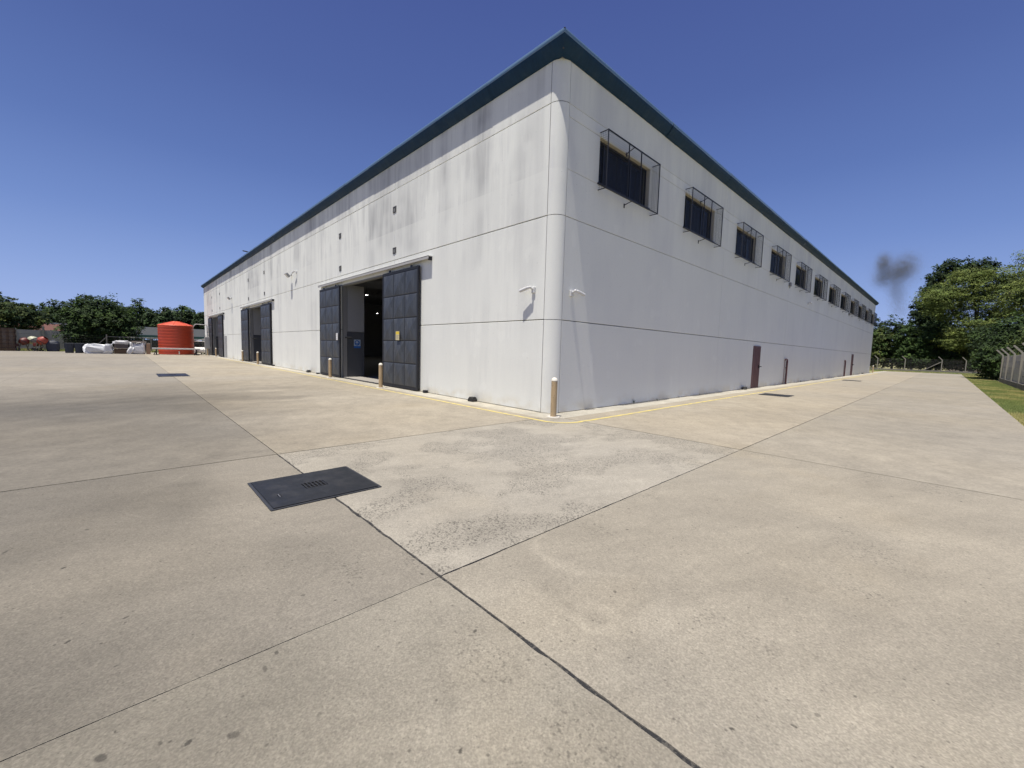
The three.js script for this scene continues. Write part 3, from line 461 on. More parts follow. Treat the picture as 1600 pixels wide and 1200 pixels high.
// weeds at the foot of the shaded wall
{
  const r = rngOf(31), G = []; for (let k = 0; k < 14; k++) { const a = r() * 6.28, h = .05 + .1 * r(), l = .03 + .05 * r(); const g = new THREE.PlaneGeometry(.022, h, 1, 3).translate(0, h / 2, 0), p = g.attributes.position; for (let i = 0; i < p.count; i++) { const t = p.getY(i) / h; p.setZ(i, l * t * t); p.setX(i, p.getX(i) * (1 - t * .8)); } G.push(g.rotateY(a)); }
  const wg = mergeGeometries(G), M = mat([.05, .085, .03], .8, { side: THREE.DoubleSide });
  for (const [x, s, l] of [[4.05, 1.1, 'largest weed tuft at the foot of the shaded wall near the corner'], [5.6, .6, null], [7.3, .45, null], [9.2, .5, null], [26, .8, null]]) { const o = solo('weed', wg, M, l || 'small weed tuft growing in the crack along the shaded wall', 'weed', 'weeds along the shaded wall'); o.position.set(x, 0, .04); o.scale.setScalar(s); }
}

// ---------------------------------------------------------------- trees
const bark = mat([.07, .055, .042], .95);
function crownGeo(blobs, n, size, cols, seed, opt = {}) {
  const r = rngOf(seed), P = new Float32Array(n * 12), Nn = new Float32Array(n * 12), C = new Float32Array(n * 12), I = new Uint32Array(n * 6), per = opt.per || 26, spread = opt.spread || .55;
  const vol = blobs.map(b => b[3] * b[4] * b[5]), tot = vol.reduce((a, b) => a + b), a = V(0, 0, 0), u = V(0, 0, 0), v = V(0, 0, 0), nn = V(0, 0, 0); let k = 0;
  while (k < n) {
    let q = r() * tot, bi = 0; while (q > vol[bi] && bi < blobs.length - 1) q -= vol[bi++]; const B = blobs[bi];
    const th = r() * 6.283, cz = 2 * r() - 1, s = Math.sqrt(1 - cz * cz), rad = Math.pow(r(), opt.shell || .4) * (.86 + .24 * r()), dx = s * Math.cos(th), dy = cz, dz = s * Math.sin(th), cx = B[0] + B[3] * dx * rad, cy = B[1] + B[4] * dy * rad, czz = B[2] + B[5] * dz * rad;
    const tone = .7 + .6 * r(), ci = cols[r() * cols.length | 0], cs = spread * (.6 + .8 * r());
    for (let m = 0; m < per && k < n; m++, k++) {
      const ox = (r() + r() - 1) * cs, oy = (r() + r() - 1) * cs * (opt.flat || .7), oz = (r() + r() - 1) * cs;
      a.set(cx + ox, cy + oy, czz + oz);
      nn.set(dx * .7 + r() * 1.6 - .8, Math.abs(dy) * .4 + .55 + r() * .9 - .35, dz * .7 + r() * 1.6 - .8).normalize();
      u.set(r() - .5, (r() - .5) * .6 - .2, r() - .5).cross(nn).normalize(); v.crossVectors(nn, u);
      const L = size * (.6 + .8 * r()), w = L * (opt.aspect || .5), o = k * 12, t = tone * (.8 + .4 * r());
      const pts = [[0, -L / 2], [-w / 2, 0], [0, L / 2], [w / 2, 0]];
      for (let c = 0; c < 4; c++) { const [pu, pv] = pts[c]; P[o + 3 * c] = a.x + v.x * pu + u.x * pv; P[o + 3 * c + 1] = a.y + v.y * pu + u.y * pv; P[o + 3 * c + 2] = a.z + v.z * pu + u.z * pv; Nn[o + 3 * c] = nn.x; Nn[o + 3 * c + 1] = nn.y; Nn[o + 3 * c + 2] = nn.z; C[o + 3 * c] = ci[0] * t; C[o + 3 * c + 1] = ci[1] * t; C[o + 3 * c + 2] = ci[2] * t; }
      I.set([4 * k, 4 * k + 1, 4 * k + 2, 4 * k, 4 * k + 2, 4 * k + 3], 6 * k);
    }
  }
  const g = new THREE.BufferGeometry(); g.setAttribute('position', new THREE.BufferAttribute(P, 3)); g.setAttribute('normal', new THREE.BufferAttribute(Nn, 3)); g.setAttribute('color', new THREE.BufferAttribute(C, 3)); g.setIndex(new THREE.BufferAttribute(I, 1)); return g;
}
function trunkGeo(blobs, h, r0, seed) {
  const r = rngOf(seed), G = [];
  const limb = (p, q, ra, rb) => { const n = 6, mid = p.clone().lerp(q, .5).add(V(r() - .5, r() * .3, r() - .5).multiplyScalar(p.distanceTo(q) * .12)), cv = new THREE.QuadraticBezierCurve3(p, mid, q), g = new THREE.TubeGeometry(cv, n, 1, 7), at = g.attributes.position; for (let i = 0; i <= n; i++) { const c = cv.getPoint(i / n), rr = ra + (rb - ra) * i / n; for (let j = 0; j <= 7; j++) { const k = i * 8 + j; at.setXYZ(k, c.x + (at.getX(k) - c.x) * rr, c.y + (at.getY(k) - c.y) * rr, c.z + (at.getZ(k) - c.z) * rr); } } G.push(g); };
  const top = V(.15 * (r() - .5), h, .15 * (r() - .5)); limb(V(0, -.15, 0), top, r0, r0 * .7);
  for (const b of blobs) { const c = V(b[0], b[1], b[2]); limb(top, c, r0 * .5, r0 * .16); for (let k = 0; k < 3; k++) limb(c.clone().lerp(top, .35), V(b[0] + (r() - .5) * 1.5 * b[3], b[1] + (r() * .9 - .2) * b[4], b[2] + (r() - .5) * 1.5 * b[5]), r0 * .22, r0 * .05); }
  return merge(G);
}
const leafM = { a: new THREE.MeshPhysicalMaterial({ vertexColors: true, roughness: .62, side: THREE.DoubleSide, transmission: .28, thickness: 0, specularIntensity: .35 }) };
leafM.a.roughness = .8;
function tree(name, label, pos, blobs, h, r0, n, size, cols, seed, group, opt) {
  const o = thing(name, label, 'tree', pos, 0, group); mesh('trunk', trunkGeo(blobs, h, r0, seed + 1), bark, o); mesh('crown', crownGeo(blobs, n, size, cols, seed, opt), leafM.a, o); return o;
}
const DARK = [[.03, .057, .017], [.038, .07, .02], [.024, .045, .015]], MIDG = [[.05, .09, .02], [.066, .112, .025], [.036, .068, .017]], LIGHT = [[.15, .195, .045], [.18, .22, .052], [.125, .17, .042]], OLIVE = [[.09, .12, .03], [.066, .095, .026], [.11, .135, .034]];
// left of the building
tree('broad_tree', 'broad dark round tree low over the white sheeted heap behind the yard', [-10.2, -.06, -71], [[0, 3.6, 0, 3.3, 3.2, 3], [-1.9, 3.2, .6, 2.1, 2.6, 2.2], [2.3, 2.9, .5, 2.0, 2.4, 2.2], [.4, 5.2, 0, 2.3, 2.1, 2.2], [-1.5, 5.3, .2, 1.6, 1.8, 1.6], [2.1, 4.9, 0, 1.5, 1.7, 1.6], [-2.6, 6.2, 0, .35, 1, .4], [-1.5, 6.9, .1, .4, 1.1, .4], [-.2, 7.1, 0, .35, 1.0, .4], [.8, 7.0, .2, .35, 1.1, .4], [1.6, 6.6, 0, .4, 1, .4], [3.1, 5.4, 0, .4, 1, .4], [-3.2, 5.2, 0, .4, .9, .4]], 1.2, .2, 32000, .30, MIDG.concat(DARK), 601, null, { spread: .5 });
tree('dark_tree', 'dark spreading tree above the pallet stacks at the yard edge', [-20.2, -.06, -80], [[0, 4.2, 0, 4.2, 2.8, 3.6], [-2.5, 5.6, 0, 3.2, 2.4, 3], [2.7, 4.3, 0, 2.3, 2.0, 2.4]], 2.4, .28, 22000, .32, DARK.concat(OLIVE), 611, null, { spread: .6, flat: .4 });
[[-17.5, -106, 4.4, 8.6], [-13.5, -112, 4.4, 10.2], [-5.6, -112, 4.2, 10.2], [-1.6, -108, 4, 9.2], [2.6, -114, 4.2, 10.2], [6.2, -106, 3.6, 9.2], [-9.5, -118, 4.4, 9.6], [-25, -110, 4.8, 10]].forEach(([x, z, w, h], i) => tree('far_tree', 'dark tree of the row behind the long low shed', [x, -.06, z], [[0, h * .45, 0, w * .8, h * .36, w * .7], [-w * .4, h * .62, 0, w * .5, h * .26, w * .5], [w * .4, h * .58, 0, w * .5, h * .28, w * .5], [.2, h * .78, 0, w * .42, h * .22, w * .42]], h * .22, .2, 9000, .5, i % 2 ? DARK : DARK.concat(MIDG), 620 + i * 3, 'trees behind the long low shed', { spread: .7 }));
// right of the building
tree('feathery_tree', 'tall light green feathery tree arching over the end of the drive', [93, -.06, 9.6], [[0, 12.5, 0, 3, 3.4, 4.2], [-1, 12.2, -4.2, 2.6, 3.0, 3.0], [0, 14.5, 3.4, 2.8, 3, 3.4], [1, 17.9, 5.6, 2.4, 1.7, 2.4], [0, 9.8, -2.6, 2.6, 1.8, 2.6], [0, 9.6, 2.6, 2.6, 1.7, 2.6], [1, 12.6, 7.6, 2.8, 3.2, 3.2], [-1, 8.2, .2, 2.2, 1.4, 2.6], [0, 15.5, -1.2, 2.4, 1.8, 3], [-1, 6.6, -1.6, 2, 1.4, 2.2], [-1, 6.8, 3.2, 2.2, 1.6, 2.6], [0, 8.4, 6, 2.4, 2, 2.6], [0, 16.6, 8.6, 2.6, 2, 2.8], [-1, 5.2, -2.2, 2.2, 1.6, 2.2], [-1, 5.4, 1.6, 2.2, 1.6, 2.2], [-1, 4.8, 4.4, 2.2, 1.8, 2.2]], 6.5,   .38, 90000, .30, LIGHT, 701, null, { spread: 1.0, per: 34, flat: .35, aspect: .34, shell: .55 });
tree('feathery_tree', 'yellow green feathery tree leaning past the concrete slab fence', [78, -.06, 15], [[0, 11, 0, 3.2, 3.6, 3.2], [1, 13, 2, 3, 2.6, 3], [-1, 8.4, 1, 2.8, 2.2, 2.6], [0, 10, -2.4, 2, 2.2, 1.8]], 5, .34, 30000, .28, LIGHT.concat(OLIVE), 711, null, { spread: .9, per: 30, flat: .4, aspect: .36, shell: .5 });
tree('evergreen_tree', 'tall dark glossy evergreen behind the feathery tree', [101, -.06, 4.6], [[0, 15, .2, 3, 4.2, 2.4], [0, 11, -1, 2.8, 3.4, 2.3], [0, 18, 2.2, 2.6, 2.4, 2.4], [0, 8, 0, 2.6, 3, 2.4], [0, 17.6, 5, 2.4, 2.2, 2.4]], 5, .4, 26000, .42, DARK, 721, null, { spread: .7 });
[[95, -3.4, 8.6, 3.4, MIDG.concat(OLIVE)], [97, -.2, 10.6, 3.4, DARK.concat(MIDG)], [94, 2.6, 8.8, 3, MIDG], [96, 5.6, 9.6, 3.2, DARK.concat(MIDG)], [98, 8.6, 8.8, 3.2, OLIVE], [104, -6, 12, 3.8, DARK]].forEach(([x, z, h, w, c], i) => tree('boundary_tree', ['pale leaved tree beside the far end of the shaded wall', 'dark rounded tree behind the wire fence', 'leafy tree behind the wire fence post', 'dark tree behind the leaning fence posts', 'olive tree behind the last fence post', 'dark tree showing beyond the eaves end'][i], [x, -.06, z], [[0, h * .42, 0, w * .8, h * .4, w * .8], [0, h * .66, -w * .35, w * .6, h * .3, w * .55], [0, h * .62, w * .4, w * .6, h * .3, w * .55], [0, h * .25, 0, w * .85, h * .24, w * .9]], h * .2, .2, 14000, .38, c, 740 + i * 3, 'trees behind the wire fence', { spread: .6 }));
tree('big_shrub', 'big dark leafy shrub at the end of the concrete slab fence', [57.5, -.06, 10.1], [[0, 2.2, 0, 2, 2.1, 1.5], [1.5, 3.9, .7, 2.2, 2.2, 1.5], [-1.5, 1.6, .35, 1.6, 1.6, 1.2], [3, 2, .2, 2.2, 2, 1.7], [2, 5.2, 1.3, 2, 1.8, 1.6], [4, 4.2, -.4, 2, 1.8, 1.5]], .8, .16, 34000, .22, MIDG.concat(DARK), 770, null, { spread: .45 });
tree('big_shrub', 'olive leafy tree rising above the concrete slab fence', [52, -.06, 12.6], [[0, 3.2, 0, 2.4, 2.4, 1.6], [-2, 4.4, .4, 2.4, 1.8, 1.4], [2.6, 3.6, .3, 2.2, 2.2, 1.5]], 1.4, .16, 20000, .22, OLIVE.concat(MIDG), 780, null, { spread: .45 });

// ---------------------------------------------------------------- fences
const postC = mat([.27, .255, .22], .9), wireF = mat([.12, .12, .12], .6, { metalness: .4 }), slabC = [0, 1, 2].map(k => mat([.29 + .035 * k, .285 + .035 * k, .275 + .033 * k], .95, { bumpMap: rep(fineBump, 2), bumpScale: .003 }));
const postGeo = (h, lean) => merge([box(.11, h, .11, 0, h / 2, 0), sbar([0, h - .03, 0], [0, h + .48, lean], .1)]);
{
  const o = thing('concrete_slab_fence', 'grey concrete slab fence on a low wall with leaning post tops', 'fence', [0, -.06, 10.4]);
  mesh('base_wall', merge([rbox(34, .42, .28, .02, 33, .21, 0)]), mat([.13, .125, .115], .95), o);
  const pg = postGeo(2.42, -.42), sg = panelGeo(4.4, .47, .05, .012).rotateY(Math.PI); let k = 0;
  for (let x = 50; x > 17; x -= 4.7) { mesh('post', pg, postC, o).position.set(x, .06, -.09); if (x - 4.7 > 16) for (let r = 0; r < 4; r++) mesh('concrete_slab', sg, slabC[(k++ * 7 + r) % 3], o).position.set(x - 2.35, .42 + .24 + .485 * r, -.03); }
  for (let r = 0; r < 3; r++) mesh('wire', bar([50, 2.6 + .13 * r, -.22 - .13 * r], [17, 2.6 + .13 * r, -.22 - .13 * r], .006), wireF, o);
}
{
  const o = thing('wire_fence', 'wire fence on concrete posts with leaning tops across the end of the drive', 'fence', [87, -.06, 0]);
  mesh('kerb', box(.2, .38, 24, 0, .19, 4), mat([.2, .19, .17], .95), o);
  const pg = postGeo(2.1, -.45); for (const z of [-5.5, -1.4, 2.05, 6.3, 8.9, 12.5, 15.5]) mesh('post', pg, postC, o).position.set(0, 0, z);
  mesh('brace', sbar([0, .2, 4.1], [0, 1.75, 6.2], .1), postC, o);
  const w = []; for (let y = .5; y < 2.2; y += .2) w.push(bar([.08, y, -8], [.08, y, 16], .008, 4)); for (let z = -8; z < 16; z += .4) w.push(bar([.085, .3, z], [.085, 2.1, z], .005, 4)); mesh('wire_mesh', merge(w), wireF, o);
}
{
  const o = thing('yard_fence', 'wire fence on thin posts behind the heaps at the yard edge', 'fence', [0, -.06, -68.5]);
  for (const [x, h] of [[-14.35, 2.6], [-9.55, 2.3], [-8.3, 2.0], [-5.2, 2.0], [-2.1, 2.0], [1, 2.0]]) mesh('post', box(.12, h, .12, x, h / 2, 0), postC, o);
  mesh('brace', sbar([-10.9, .3, 0], [-9.6, 1.9, 0], .1), postC, o); mesh('top_rail', merge([bar([-9.5, 2.0, 0], [3, 2.0, 0], .03)]), mat([.3, .3, .29], .5), o);
  const w = []; for (let y = .3; y < 2.1; y += .22) w.push(bar([-14.3, y, .07], [3, y, .07], .008, 4)); mesh('wire_mesh', merge(w), wireF, o);
}
{
  const o = thing('slab_wall', 'grey concrete slab wall behind the orange mixers', 'wall', [0, -.06, -73]); let k = 0;
  for (let x = -30; x < -15; x += 2.05) { mesh('post', box(.14, 2.75, .14, x, 1.37, 0), postC, o); for (let r = 0; r < 5; r++) mesh('concrete_slab', box(1.9, .5, .05, x + 1.025, .27 + .515 * r, 0), slabC[(k++ * 5 + r) % 3], o); }
  mesh('post', box(.2, 3.1, .2, -15.4, 1.55, 0), postC, o);
}
// ---------------------------------------------------------------- sheds beyond
{
  const o = thing('low_shed', 'long low pale shed with a green band behind the yard', 'building', [0, -.06, -92]), wallM = mat([.42, .43, .45], .8), green = mat([.03, .09, .08], .6), dk = mat([.03, .032, .035], .8);
  mesh('wall', box(36, 1.75, 8, -2, .87, -4), dk, o); mesh('green_band', box(36.2, .5, 8.2, -2, 2.35, -4), green, o); mesh('upper_wall', box(36.1, 1.45, 8.1, -2, 3.32, -4), wallM, o); mesh('rail', box(36, .08, .1, -2, 2.02, .2), wallM, o);
  for (let x = -19; x < 15; x += 3.4) mesh('pillar', box(.2, 2.1, .2, x, 1.05, .12), wallM, o);
}
{
  const o = thing('tiled_house', 'low house with a dull red roof behind the grey slab wall', 'building', [-19.5, -.06, -86]);
  mesh('wall', box(9, 2.7, 5, 0, 1.35, 0), mat([.3, .28, .26], .9), o); const s = new THREE.Shape(); s.moveTo(-2.9, 0); s.lineTo(2.9, 0); s.lineTo(0, 1.0); s.closePath(); mesh('roof', new THREE.ExtrudeGeometry(s, { depth: 9.6, bevelEnabled: false }).rotateY(Math.PI / 2).translate(-4.8, 2.7, 0), mat([.12, .05, .04], .9), o);
  mesh('water_tank', lathe([[0, 0], [.45, 0], [.48, .8], [.3, 1], [0, 1.05]], 16).translate(1.2, 3.35, .6), mat([.45, .45, .46], .6), o);
}
{
  const o = thing('far_white_building', 'white building top showing between the far trees', 'building', [3.5, -.06, -150]);
  mesh('wall', box(7, 9.9, 8, .5, 4.95, 0), mat([.6, .6, .6], .8), o); mesh('parapet', box(7.3, .4, 8.3, .5, 10.1, 0), mat([.5, .5, .5], .8), o);
}
{
  const o = thing('brick_house', 'low house with a brick red roof glimpsed behind the wire fence', 'building', [112, -.06, 11]);
  mesh('wall', box(6, 2.8, 8, 0, 1.4, 0), mat([.35, .3, .26], .9), o); const s = new THREE.Shape(); s.moveTo(-3.4, 0); s.lineTo(3.4, 0); s.lineTo(0, 1.2); s.closePath(); mesh('roof', new THREE.ExtrudeGeometry(s, { depth: 8.6, bevelEnabled: false }).translate(0, 2.8, -4.3), mat([.25, .09, .06], .9), o);
}

// ---------------------------------------------------------------- things at the far side of the yard
{ // red tank
  const o = thing('water_tank', 'big orange red plastic tank with hoops beside the far building end', 'tank', [-3.3, 0, -57.2]), tex = colorTex(256, 256, (i, j, q) => { const w = fbm(i / 30, j / 60, 460, 4, 0), s = .82 + .36 * w; q[0] = .46 * s; q[1] = .055 * s; q[2] = .019 * s; }), M = new THREE.MeshStandardMaterial({ map: tex, roughness: .5 });
  const p = [[0, 0], [1.66, 0], [1.69, .05]]; for (let k = 0; k < 9; k++) { const y = .2 + k * .35; p.push([1.69, y], [1.665, y + .03], [1.665, y + .09], [1.69, y + .12]); } p.push([1.69, 3.3], [1.66, 3.42]);
  mesh('body', lathe(p, 64), M, o); const lid = mesh('lid', lathe([[1.7, 3.38], [1.71, 3.46], [1.6, 3.52], [1.0, 3.74], [.45, 3.88], [.42, 3.95], [0, 3.98]], 64), mat([.56, .085, .035], .5), o);
  const rb = []; for (let k = 0; k < 8; k++) { const a = k * Math.PI / 4 + .2; rb.push(sbar([.45 * Math.cos(a), 3.9, .45 * Math.sin(a)], [1.6 * Math.cos(a), 3.53, 1.6 * Math.sin(a)], .06)); } mesh('rib', merge(rb), M, lid);
  mesh('outlet', merge([bar([.1, .35, 1.66], [.1, .35, 1.85], .07, 10), bar([.1, .35, 1.8], [.1, .08, 1.86], .05, 8)]), mat([.5, .45, .4], .5), o);
}
{ // pipe from tank to wall
  const o = thing('overhead_pipe', 'thin grey pipe running from the red tank to the wall', 'pipe', [0, 0, -57]), M = mat([.45, .45, .44], .5);
  mesh('pipe', merge([tube([[-1.7, 3.3, 0], [-1.45, 3.7, 0], [-1.3, 3.74, 0], [-.5, 3.72, 0]], .05), tube([[-.5, 3.72, 0], [-.3, 3.7, 0], [-.28, 3.5, 0], [-.28, 1.4, 0], [-.28, .0, 0]], .05)]), M, o);
  mesh('hand_rail', bar([-2.0, 1.55, -.6], [-.28, 2.05, 0], .04), M, o); mesh('wall_clip', box(.34, .05, .08, -.17, 2.8, 0), M, o);
}
{ const o = thing('electrical_cabinet', 'pale grey electrical cabinet on a post at the far building end', 'cabinet', [-.62, 0, -54.4]); mesh('case', rbox(.5, 1.4, .35, .02, 0, 1.5, 0), mat([.36, .36, .35], .5), o); mesh('post', merge([box(.1, .85, .1, -.15, .425, 0), box(.1, .85, .1, .15, .425, 0)]), mat([.2, .19, .18], .6), o); mesh('cabinet_door', rbox(.44, 1.3, .02, .005, 0, 1.5, .18), mat([.4, .4, .39], .5), o); }
{ // barrier
  const o = thing('barrier', 'white horizontal barrier rail on dark stands before the red tank', 'barrier', [0, 0, -54.2]); mesh('rail', rbox(4.3, .16, .1, .02, -3.5, .72, 0), mat([.7, .68, .64], .5), o);
  for (const x of [-5.3, -1.7]) { mesh('stand', merge([box(.12, .64, .12, x, .32, 0), box(.5, .06, .3, x, .03, 0), sbar([x - .22, .05, 0], [x, .5, 0], .06)]), dark, o); }
}
{ // small white utility cart
  const o = thing('golf_cart', 'small white utility cart parked between the red tank and the wall', 'cart', [-.95, 0, -59.6], .1), w = mat([.72, .72, .71], .35), k = mat([.02, .02, .022], .6);
  const s = new THREE.Shape(); s.moveTo(-.95, .25); s.lineTo(1.0, .25); s.quadraticCurveTo(1.15, .3, 1.12, .55); s.quadraticCurveTo(1.0, .85, .6, .86); s.lineTo(.55, .42); s.lineTo(0, .42); s.lineTo(-.05, .68); s.lineTo(-.95, .72); s.closePath();
  mesh('body', new THREE.ExtrudeGeometry(s, { depth: .96, bevelEnabled: true, bevelSize: .05, bevelThickness: .05, bevelSegments: 3 }).translate(0, 0, -.48).rotateY(-Math.PI / 2), w, o);
  mesh('seat', merge([rbox(.95, .14, .5, .05, 0, .78, -.3), rbox(.95, .4, .12, .05, 0, 1.02, -.58)]), k, o); mesh('roof', rbox(1.1, .12, 1.5, .04, 0, 1.66, -.05), w, o);
  for (const [x, z] of [[-.46, .6], [.46, .6], [-.46, -.68], [.46, -.68]]) mesh('roof_post', bar([x, .65, z], [x * .95, 1.65, z * .9], .02), k, o);
  for (const [x, z] of [[-.46, .68], [.46, .68], [-.46, -.62], [.46, -.62]]) { const t = mesh('wheel', new THREE.TorusGeometry(.16, .075, 10, 20).rotateY(Math.PI / 2).translate(x, .235, z), k, o); mesh('rim', cyl(.1, .1, .1, 0, 0, 0, 14).rotateZ(Math.PI / 2).translate(x, .235, z), w, t); }
  mesh('windscreen', new THREE.PlaneGeometry(.9, .7).rotateX(-.12).translate(0, 1.25, .62), new THREE.MeshPhysicalMaterial({ transmission: 1, thickness: 0, roughness: .05 }), o);
  for (const x of [-.3, .3]) mesh('headlight', new THREE.SphereGeometry(.07, 10, 8).translate(x, .62, 1.14), mat([.5, .5, .5], .2), o); mesh('steering_wheel', new THREE.TorusGeometry(.16, .015, 6, 18).rotateX(-.6).translate(-.22, .98, .28), k, o);
}
function lump(w, h, d, seed, amp, sq = .35) {            // a sheeted heap: rounded box pushed about by folds
  const g = new THREE.SphereGeometry(1, 18, 11), p = g.attributes.position;
  for (let i = 0; i < p.count; i++) { let x = p.getX(i), y = p.getY(i), z = p.getZ(i); const f = v => Math.sign(v) * Math.pow(Math.abs(v), sq); const n = fbm(x * 2.2 + 9, z * 3 + y * 2 + 5, seed, 4) - .5, fold = Math.abs(vn(x * 4 + y * 2, z * 4 - y * 3, seed + 4) - .5); p.setXYZ(i, f(x) * w / 2 * (1 + amp * n), Math.max(0, (f(y) * .5 + .5) * h * (1 + amp * 1.2 * n) - amp * .5 * fold * h), f(z) * d / 2 * (1 + amp * n)); }
  const q = g.toNonIndexed(); q.computeVertexNormals(); return q;
}
const sheet = mat([.62, .63, .64], .35, { side: THREE.DoubleSide }), wood = mat([.10, .066, .042], .9), card = mat([.30, .2, .13], .9);
const palletG = (() => { const G = []; for (let k = 0; k < 7; k++) G.push(box(.12, .02, 1.0, -.5 + .167 * k, .13, 0)); for (let k = 0; k < 3; k++) { G.push(box(1.12, .1, .06, 0, .07, -.46 + .46 * k)); G.push(box(.12, .02, 1.0, -.5 + .5 * k, .01, 0)); } return merge(G); })();
{
  const a = thing('sheeted_heap', 'long low heap under crumpled white plastic sheeting behind the yard', 'heap', [-10.0, 0, -57.6]); mesh('sheet', lump(2.3, 1.0, 1.4, 801, .8, .55), sheet, a); mesh('loose_sheet', lump(.95, 1.0, 1.0, 805, .9, .6).translate(.75, 0, .35), sheet, a);
  const b = thing('crate_stack', 'brown crate stack with a pale sheet over its top between the white heaps', 'crate', [-8.15, 0, -57.4]); mesh('lower_crate', merge([box(1.2, .44, 1.0, 0, .3, 0), box(1.2, .08, 1.0, 0, .04, 0)]), wood, b); mesh('lath', box(1.28, .06, 1.04, 0, .62, 0), mat([.5, .42, .3], .8), b); mesh('upper_crate', box(1.15, .42, .95, 0, .86, 0), mat([.1, .085, .08], .9), b); mesh('top_sheet', lump(1.35, .42, 1.1, 811, .9, .6).translate(0, 1.05, 0), mat([.5, .5, .5], .5), b);
  const c = thing('wrapped_bundle', 'tall bundle wrapped in white plastic with a sheet hanging off its side', 'bundle', [-6.75, 0, -57.2]); mesh('wrap', lump(1.25, 1.4, 1.15, 821, .7, .5), sheet, c); mesh('hanging_sheet', lump(.5, 1.0, .9, 825, .45, .6).rotateZ(-.45).translate(-.85, 0, .2), sheet, c); mesh('top_board', box(1.25, .14, 1.0, .1, 1.40, 0), mat([.42, .36, .3], .9), c);
  const d = thing('tan_carton', 'upright tan carton standing between the white bundle and the barrier', 'carton', [-5.88, 0, -57.1]); mesh('box', rbox(.36, 1.2, .8, .02, 0, .6, 0), card, d); mesh('flap', box(.34, .06, .78, 0, 1.22, 0), mat([.45, .4, .33], .9), d);
  for (const [x, l] of [[-12.25, 'dark blue lidded bin farther from the white heap'], [-11.5, 'dark blue lidded bin next to the white heap']]) { const e = thing('lidded_bin', l, 'bin', [x, 0, -58.6], 0, 'dark bins at the yard edge'); mesh('body', (() => { const g = new THREE.CylinderGeometry(.5, .42, 1.0, 4, 1).rotateY(Math.PI / 4); return g.toNonIndexed().translate(0, .5, 0); })(), mat([.02, .026, .04], .6), e); mesh('lid', rbox(.74, .07, .74, .02, 0, 1.04, 0), mat([.03, .035, .045], .5), e); }
  const pr2 = rngOf(3), wm = [wood, mat([.14, .09, .056], .9), mat([.07, .046, .032], .9)];
  for (const [x, n, l] of [[-18.5, 18, 'weathered wooden pallet inside the stack farther from the orange mixers'], [-17.35, 18, 'weathered wooden pallet inside the stack beside the orange mixers']]) for (let k = 0; k < n; k++) { const o = solo('wooden_pallet', palletG, wm[(k * 5 + (x | 0)) % 3 === 0 ? 0 : (k % 3)], k === n - 1 ? l.replace('inside', 'on top of') : k === 0 ? l.replace('inside', 'at the bottom of') : l, 'pallet', l.includes('farther') ? 'pallets in the stack farther from the mixers' : 'pallets in the stack beside the mixers'); o.position.set(x + .06 * (pr2() - .5), .142 * k, -65.2 + .06 * (pr2() - .5)); o.rotation.y = .06 * (pr2() - .5); }
  const mix = (x, z, col, l, t, s) => { const o = thing('cement_mixer', l, 'mixer', [x, 0, z], t, 'mixers by the pallet stacks'), fm = mat([.10, .09, .06], .6); o.scale.setScalar(s);
    const dr = mesh('drum', lathe([[.0, -.42], [.28, -.42], [.48, -.1], [.5, .08], [.42, .3], [.28, .5], [.26, .52]], 28).rotateZ(-.75).translate(.05, 1.25, 0), mat(col, .5, { side: THREE.DoubleSide }), o); mesh('ring_gear', new THREE.TorusGeometry(.5, .03, 8, 28).rotateX(Math.PI / 2).rotateZ(-.75).translate(.05, 1.25, 0), dark, dr);
    for (const [sx, sz] of [[-.5, -.4], [-.5, .4], [.5, -.4], [.5, .4]]) mesh('leg', sbar([sx, .0, sz], [sx * .4, 1.0, sz * .9], .06), fm, o);
    mesh('motor_box', rbox(.35, .4, .4, .03, -.55, .8, 0), mat([col[0] * .5, col[1] * .5, col[2] * .5], .5), o); mesh('cross_bar', merge([sbar([-.5, .15, -.42], [-.5, .15, .42], .05), sbar([.4, .25, -.4], [.4, .25, .4], .05), sbar([-.25, .85, -.36], [-.25, .85, .36], .08)]), fm, o);
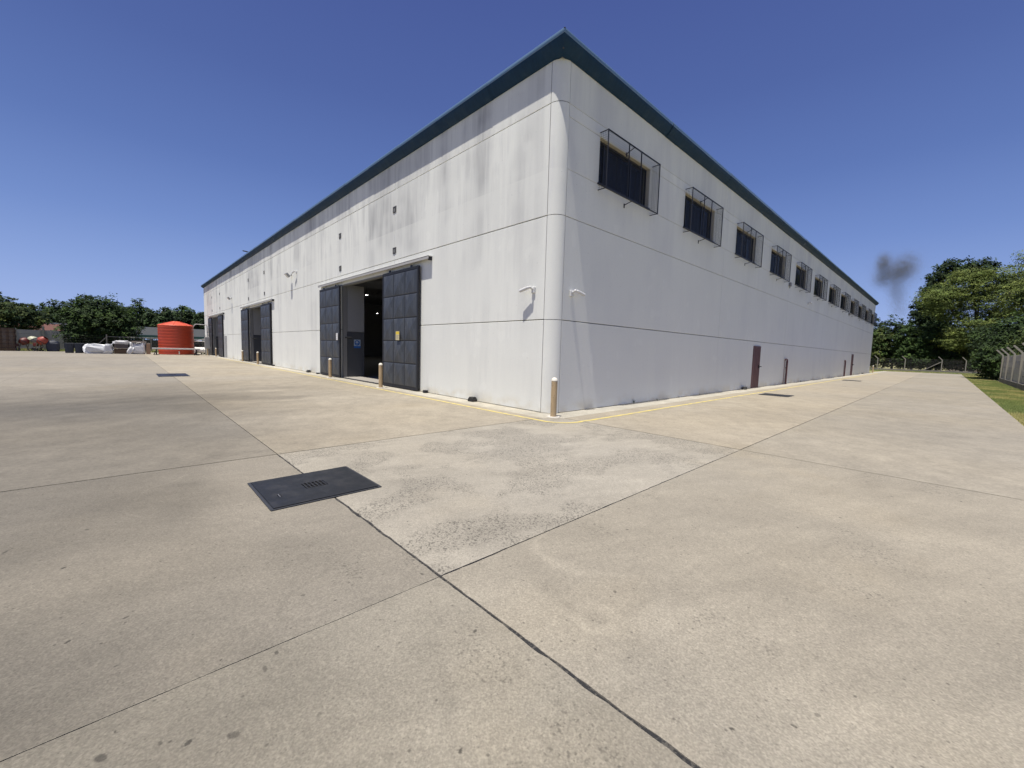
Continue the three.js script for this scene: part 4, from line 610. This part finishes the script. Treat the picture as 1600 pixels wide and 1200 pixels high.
    for (const q of [-1, 1]) mesh('wheel', new THREE.TorusGeometry(.18, .05, 8, 18).translate(-.5, .23, q * .46), dark, o); };
  mix(-16.25, -65.2, [.11, .018, .012], 'dark red drum mixer next to the pallet stack', .2, .85); mix(-15.55, -66.4, [.42, .42, .30], 'pale drum mixer between the two red ones', 2.6, .95); mix(-14.85, -65.2, [.30, .05, .03], 'bright orange red drum mixer beside the dark tarpaulin', -.4, .95);
  const tp = thing('tarpaulin_heap', 'dark blue tarpaulin heap beside the bright orange red mixer', 'heap', [-14.0, 0, -65.6]); mesh('sheet', lump(1.1, 1.2, 1.2, 841, .4), mat([.02, .024, .04], .5), tp);
}
// ---------------------------------------------------------------- smoke far beyond the trees: soot flakes in the air
{
  const r = rngOf(99), N = 190000, g = new THREE.TetrahedronGeometry(.022), im = new THREE.InstancedMesh(g, mat([.15, .15, .15], 1), N), d = new THREE.Object3D(), gs = () => (r() + r() + r() + r() - 2) * 1.05;
  const puffs = [[31.5, -8, 3.6, 3.4, 3], [34.6, -10.6, 2.6, 1.6, 2], [33.2, -4.6, 3, 2.6, 2], [29.5, -10.4, 2.6, 2.2, 1.6], [26, -6.8, 3.4, 2, 1.2], [30.5, -5.8, 2.6, 3, 1.6], [22.5, -6, 2.6, 2, .7], [18.5, -5.4, 2.6, 2.2, .55], [31, -7, 5, 5.5, 2.2]], tot = puffs.reduce((a, p) => a + p[4], 0);
  for (let i = 0; i < N; i++) { let q = r() * tot, k = 0; while (q > puffs[k][4] && k < puffs.length - 1) q -= puffs[k++][4]; const p = puffs[k]; d.position.set(180 + gs() * 3, p[0] + gs() * p[2], p[1] + gs() * p[3]); const n = fbm(d.position.y / 2.2, d.position.z / 2.2, 950, 3); if (n < .34 && r() < .45) { d.position.y += 2.5 * gs(); } d.rotation.set(r() * 6, r() * 6, r() * 6); d.scale.setScalar(.6 + .8 * r()); d.updateMatrix(); im.setMatrixAt(i, d.matrix); }
  im.name = 'smoke_plume'; scene.add(im); tag(im, 'dark smoke plume drifting in the sky beyond the trees', 'smoke', null, 'stuff');
}
renderer.render(scene, camera);
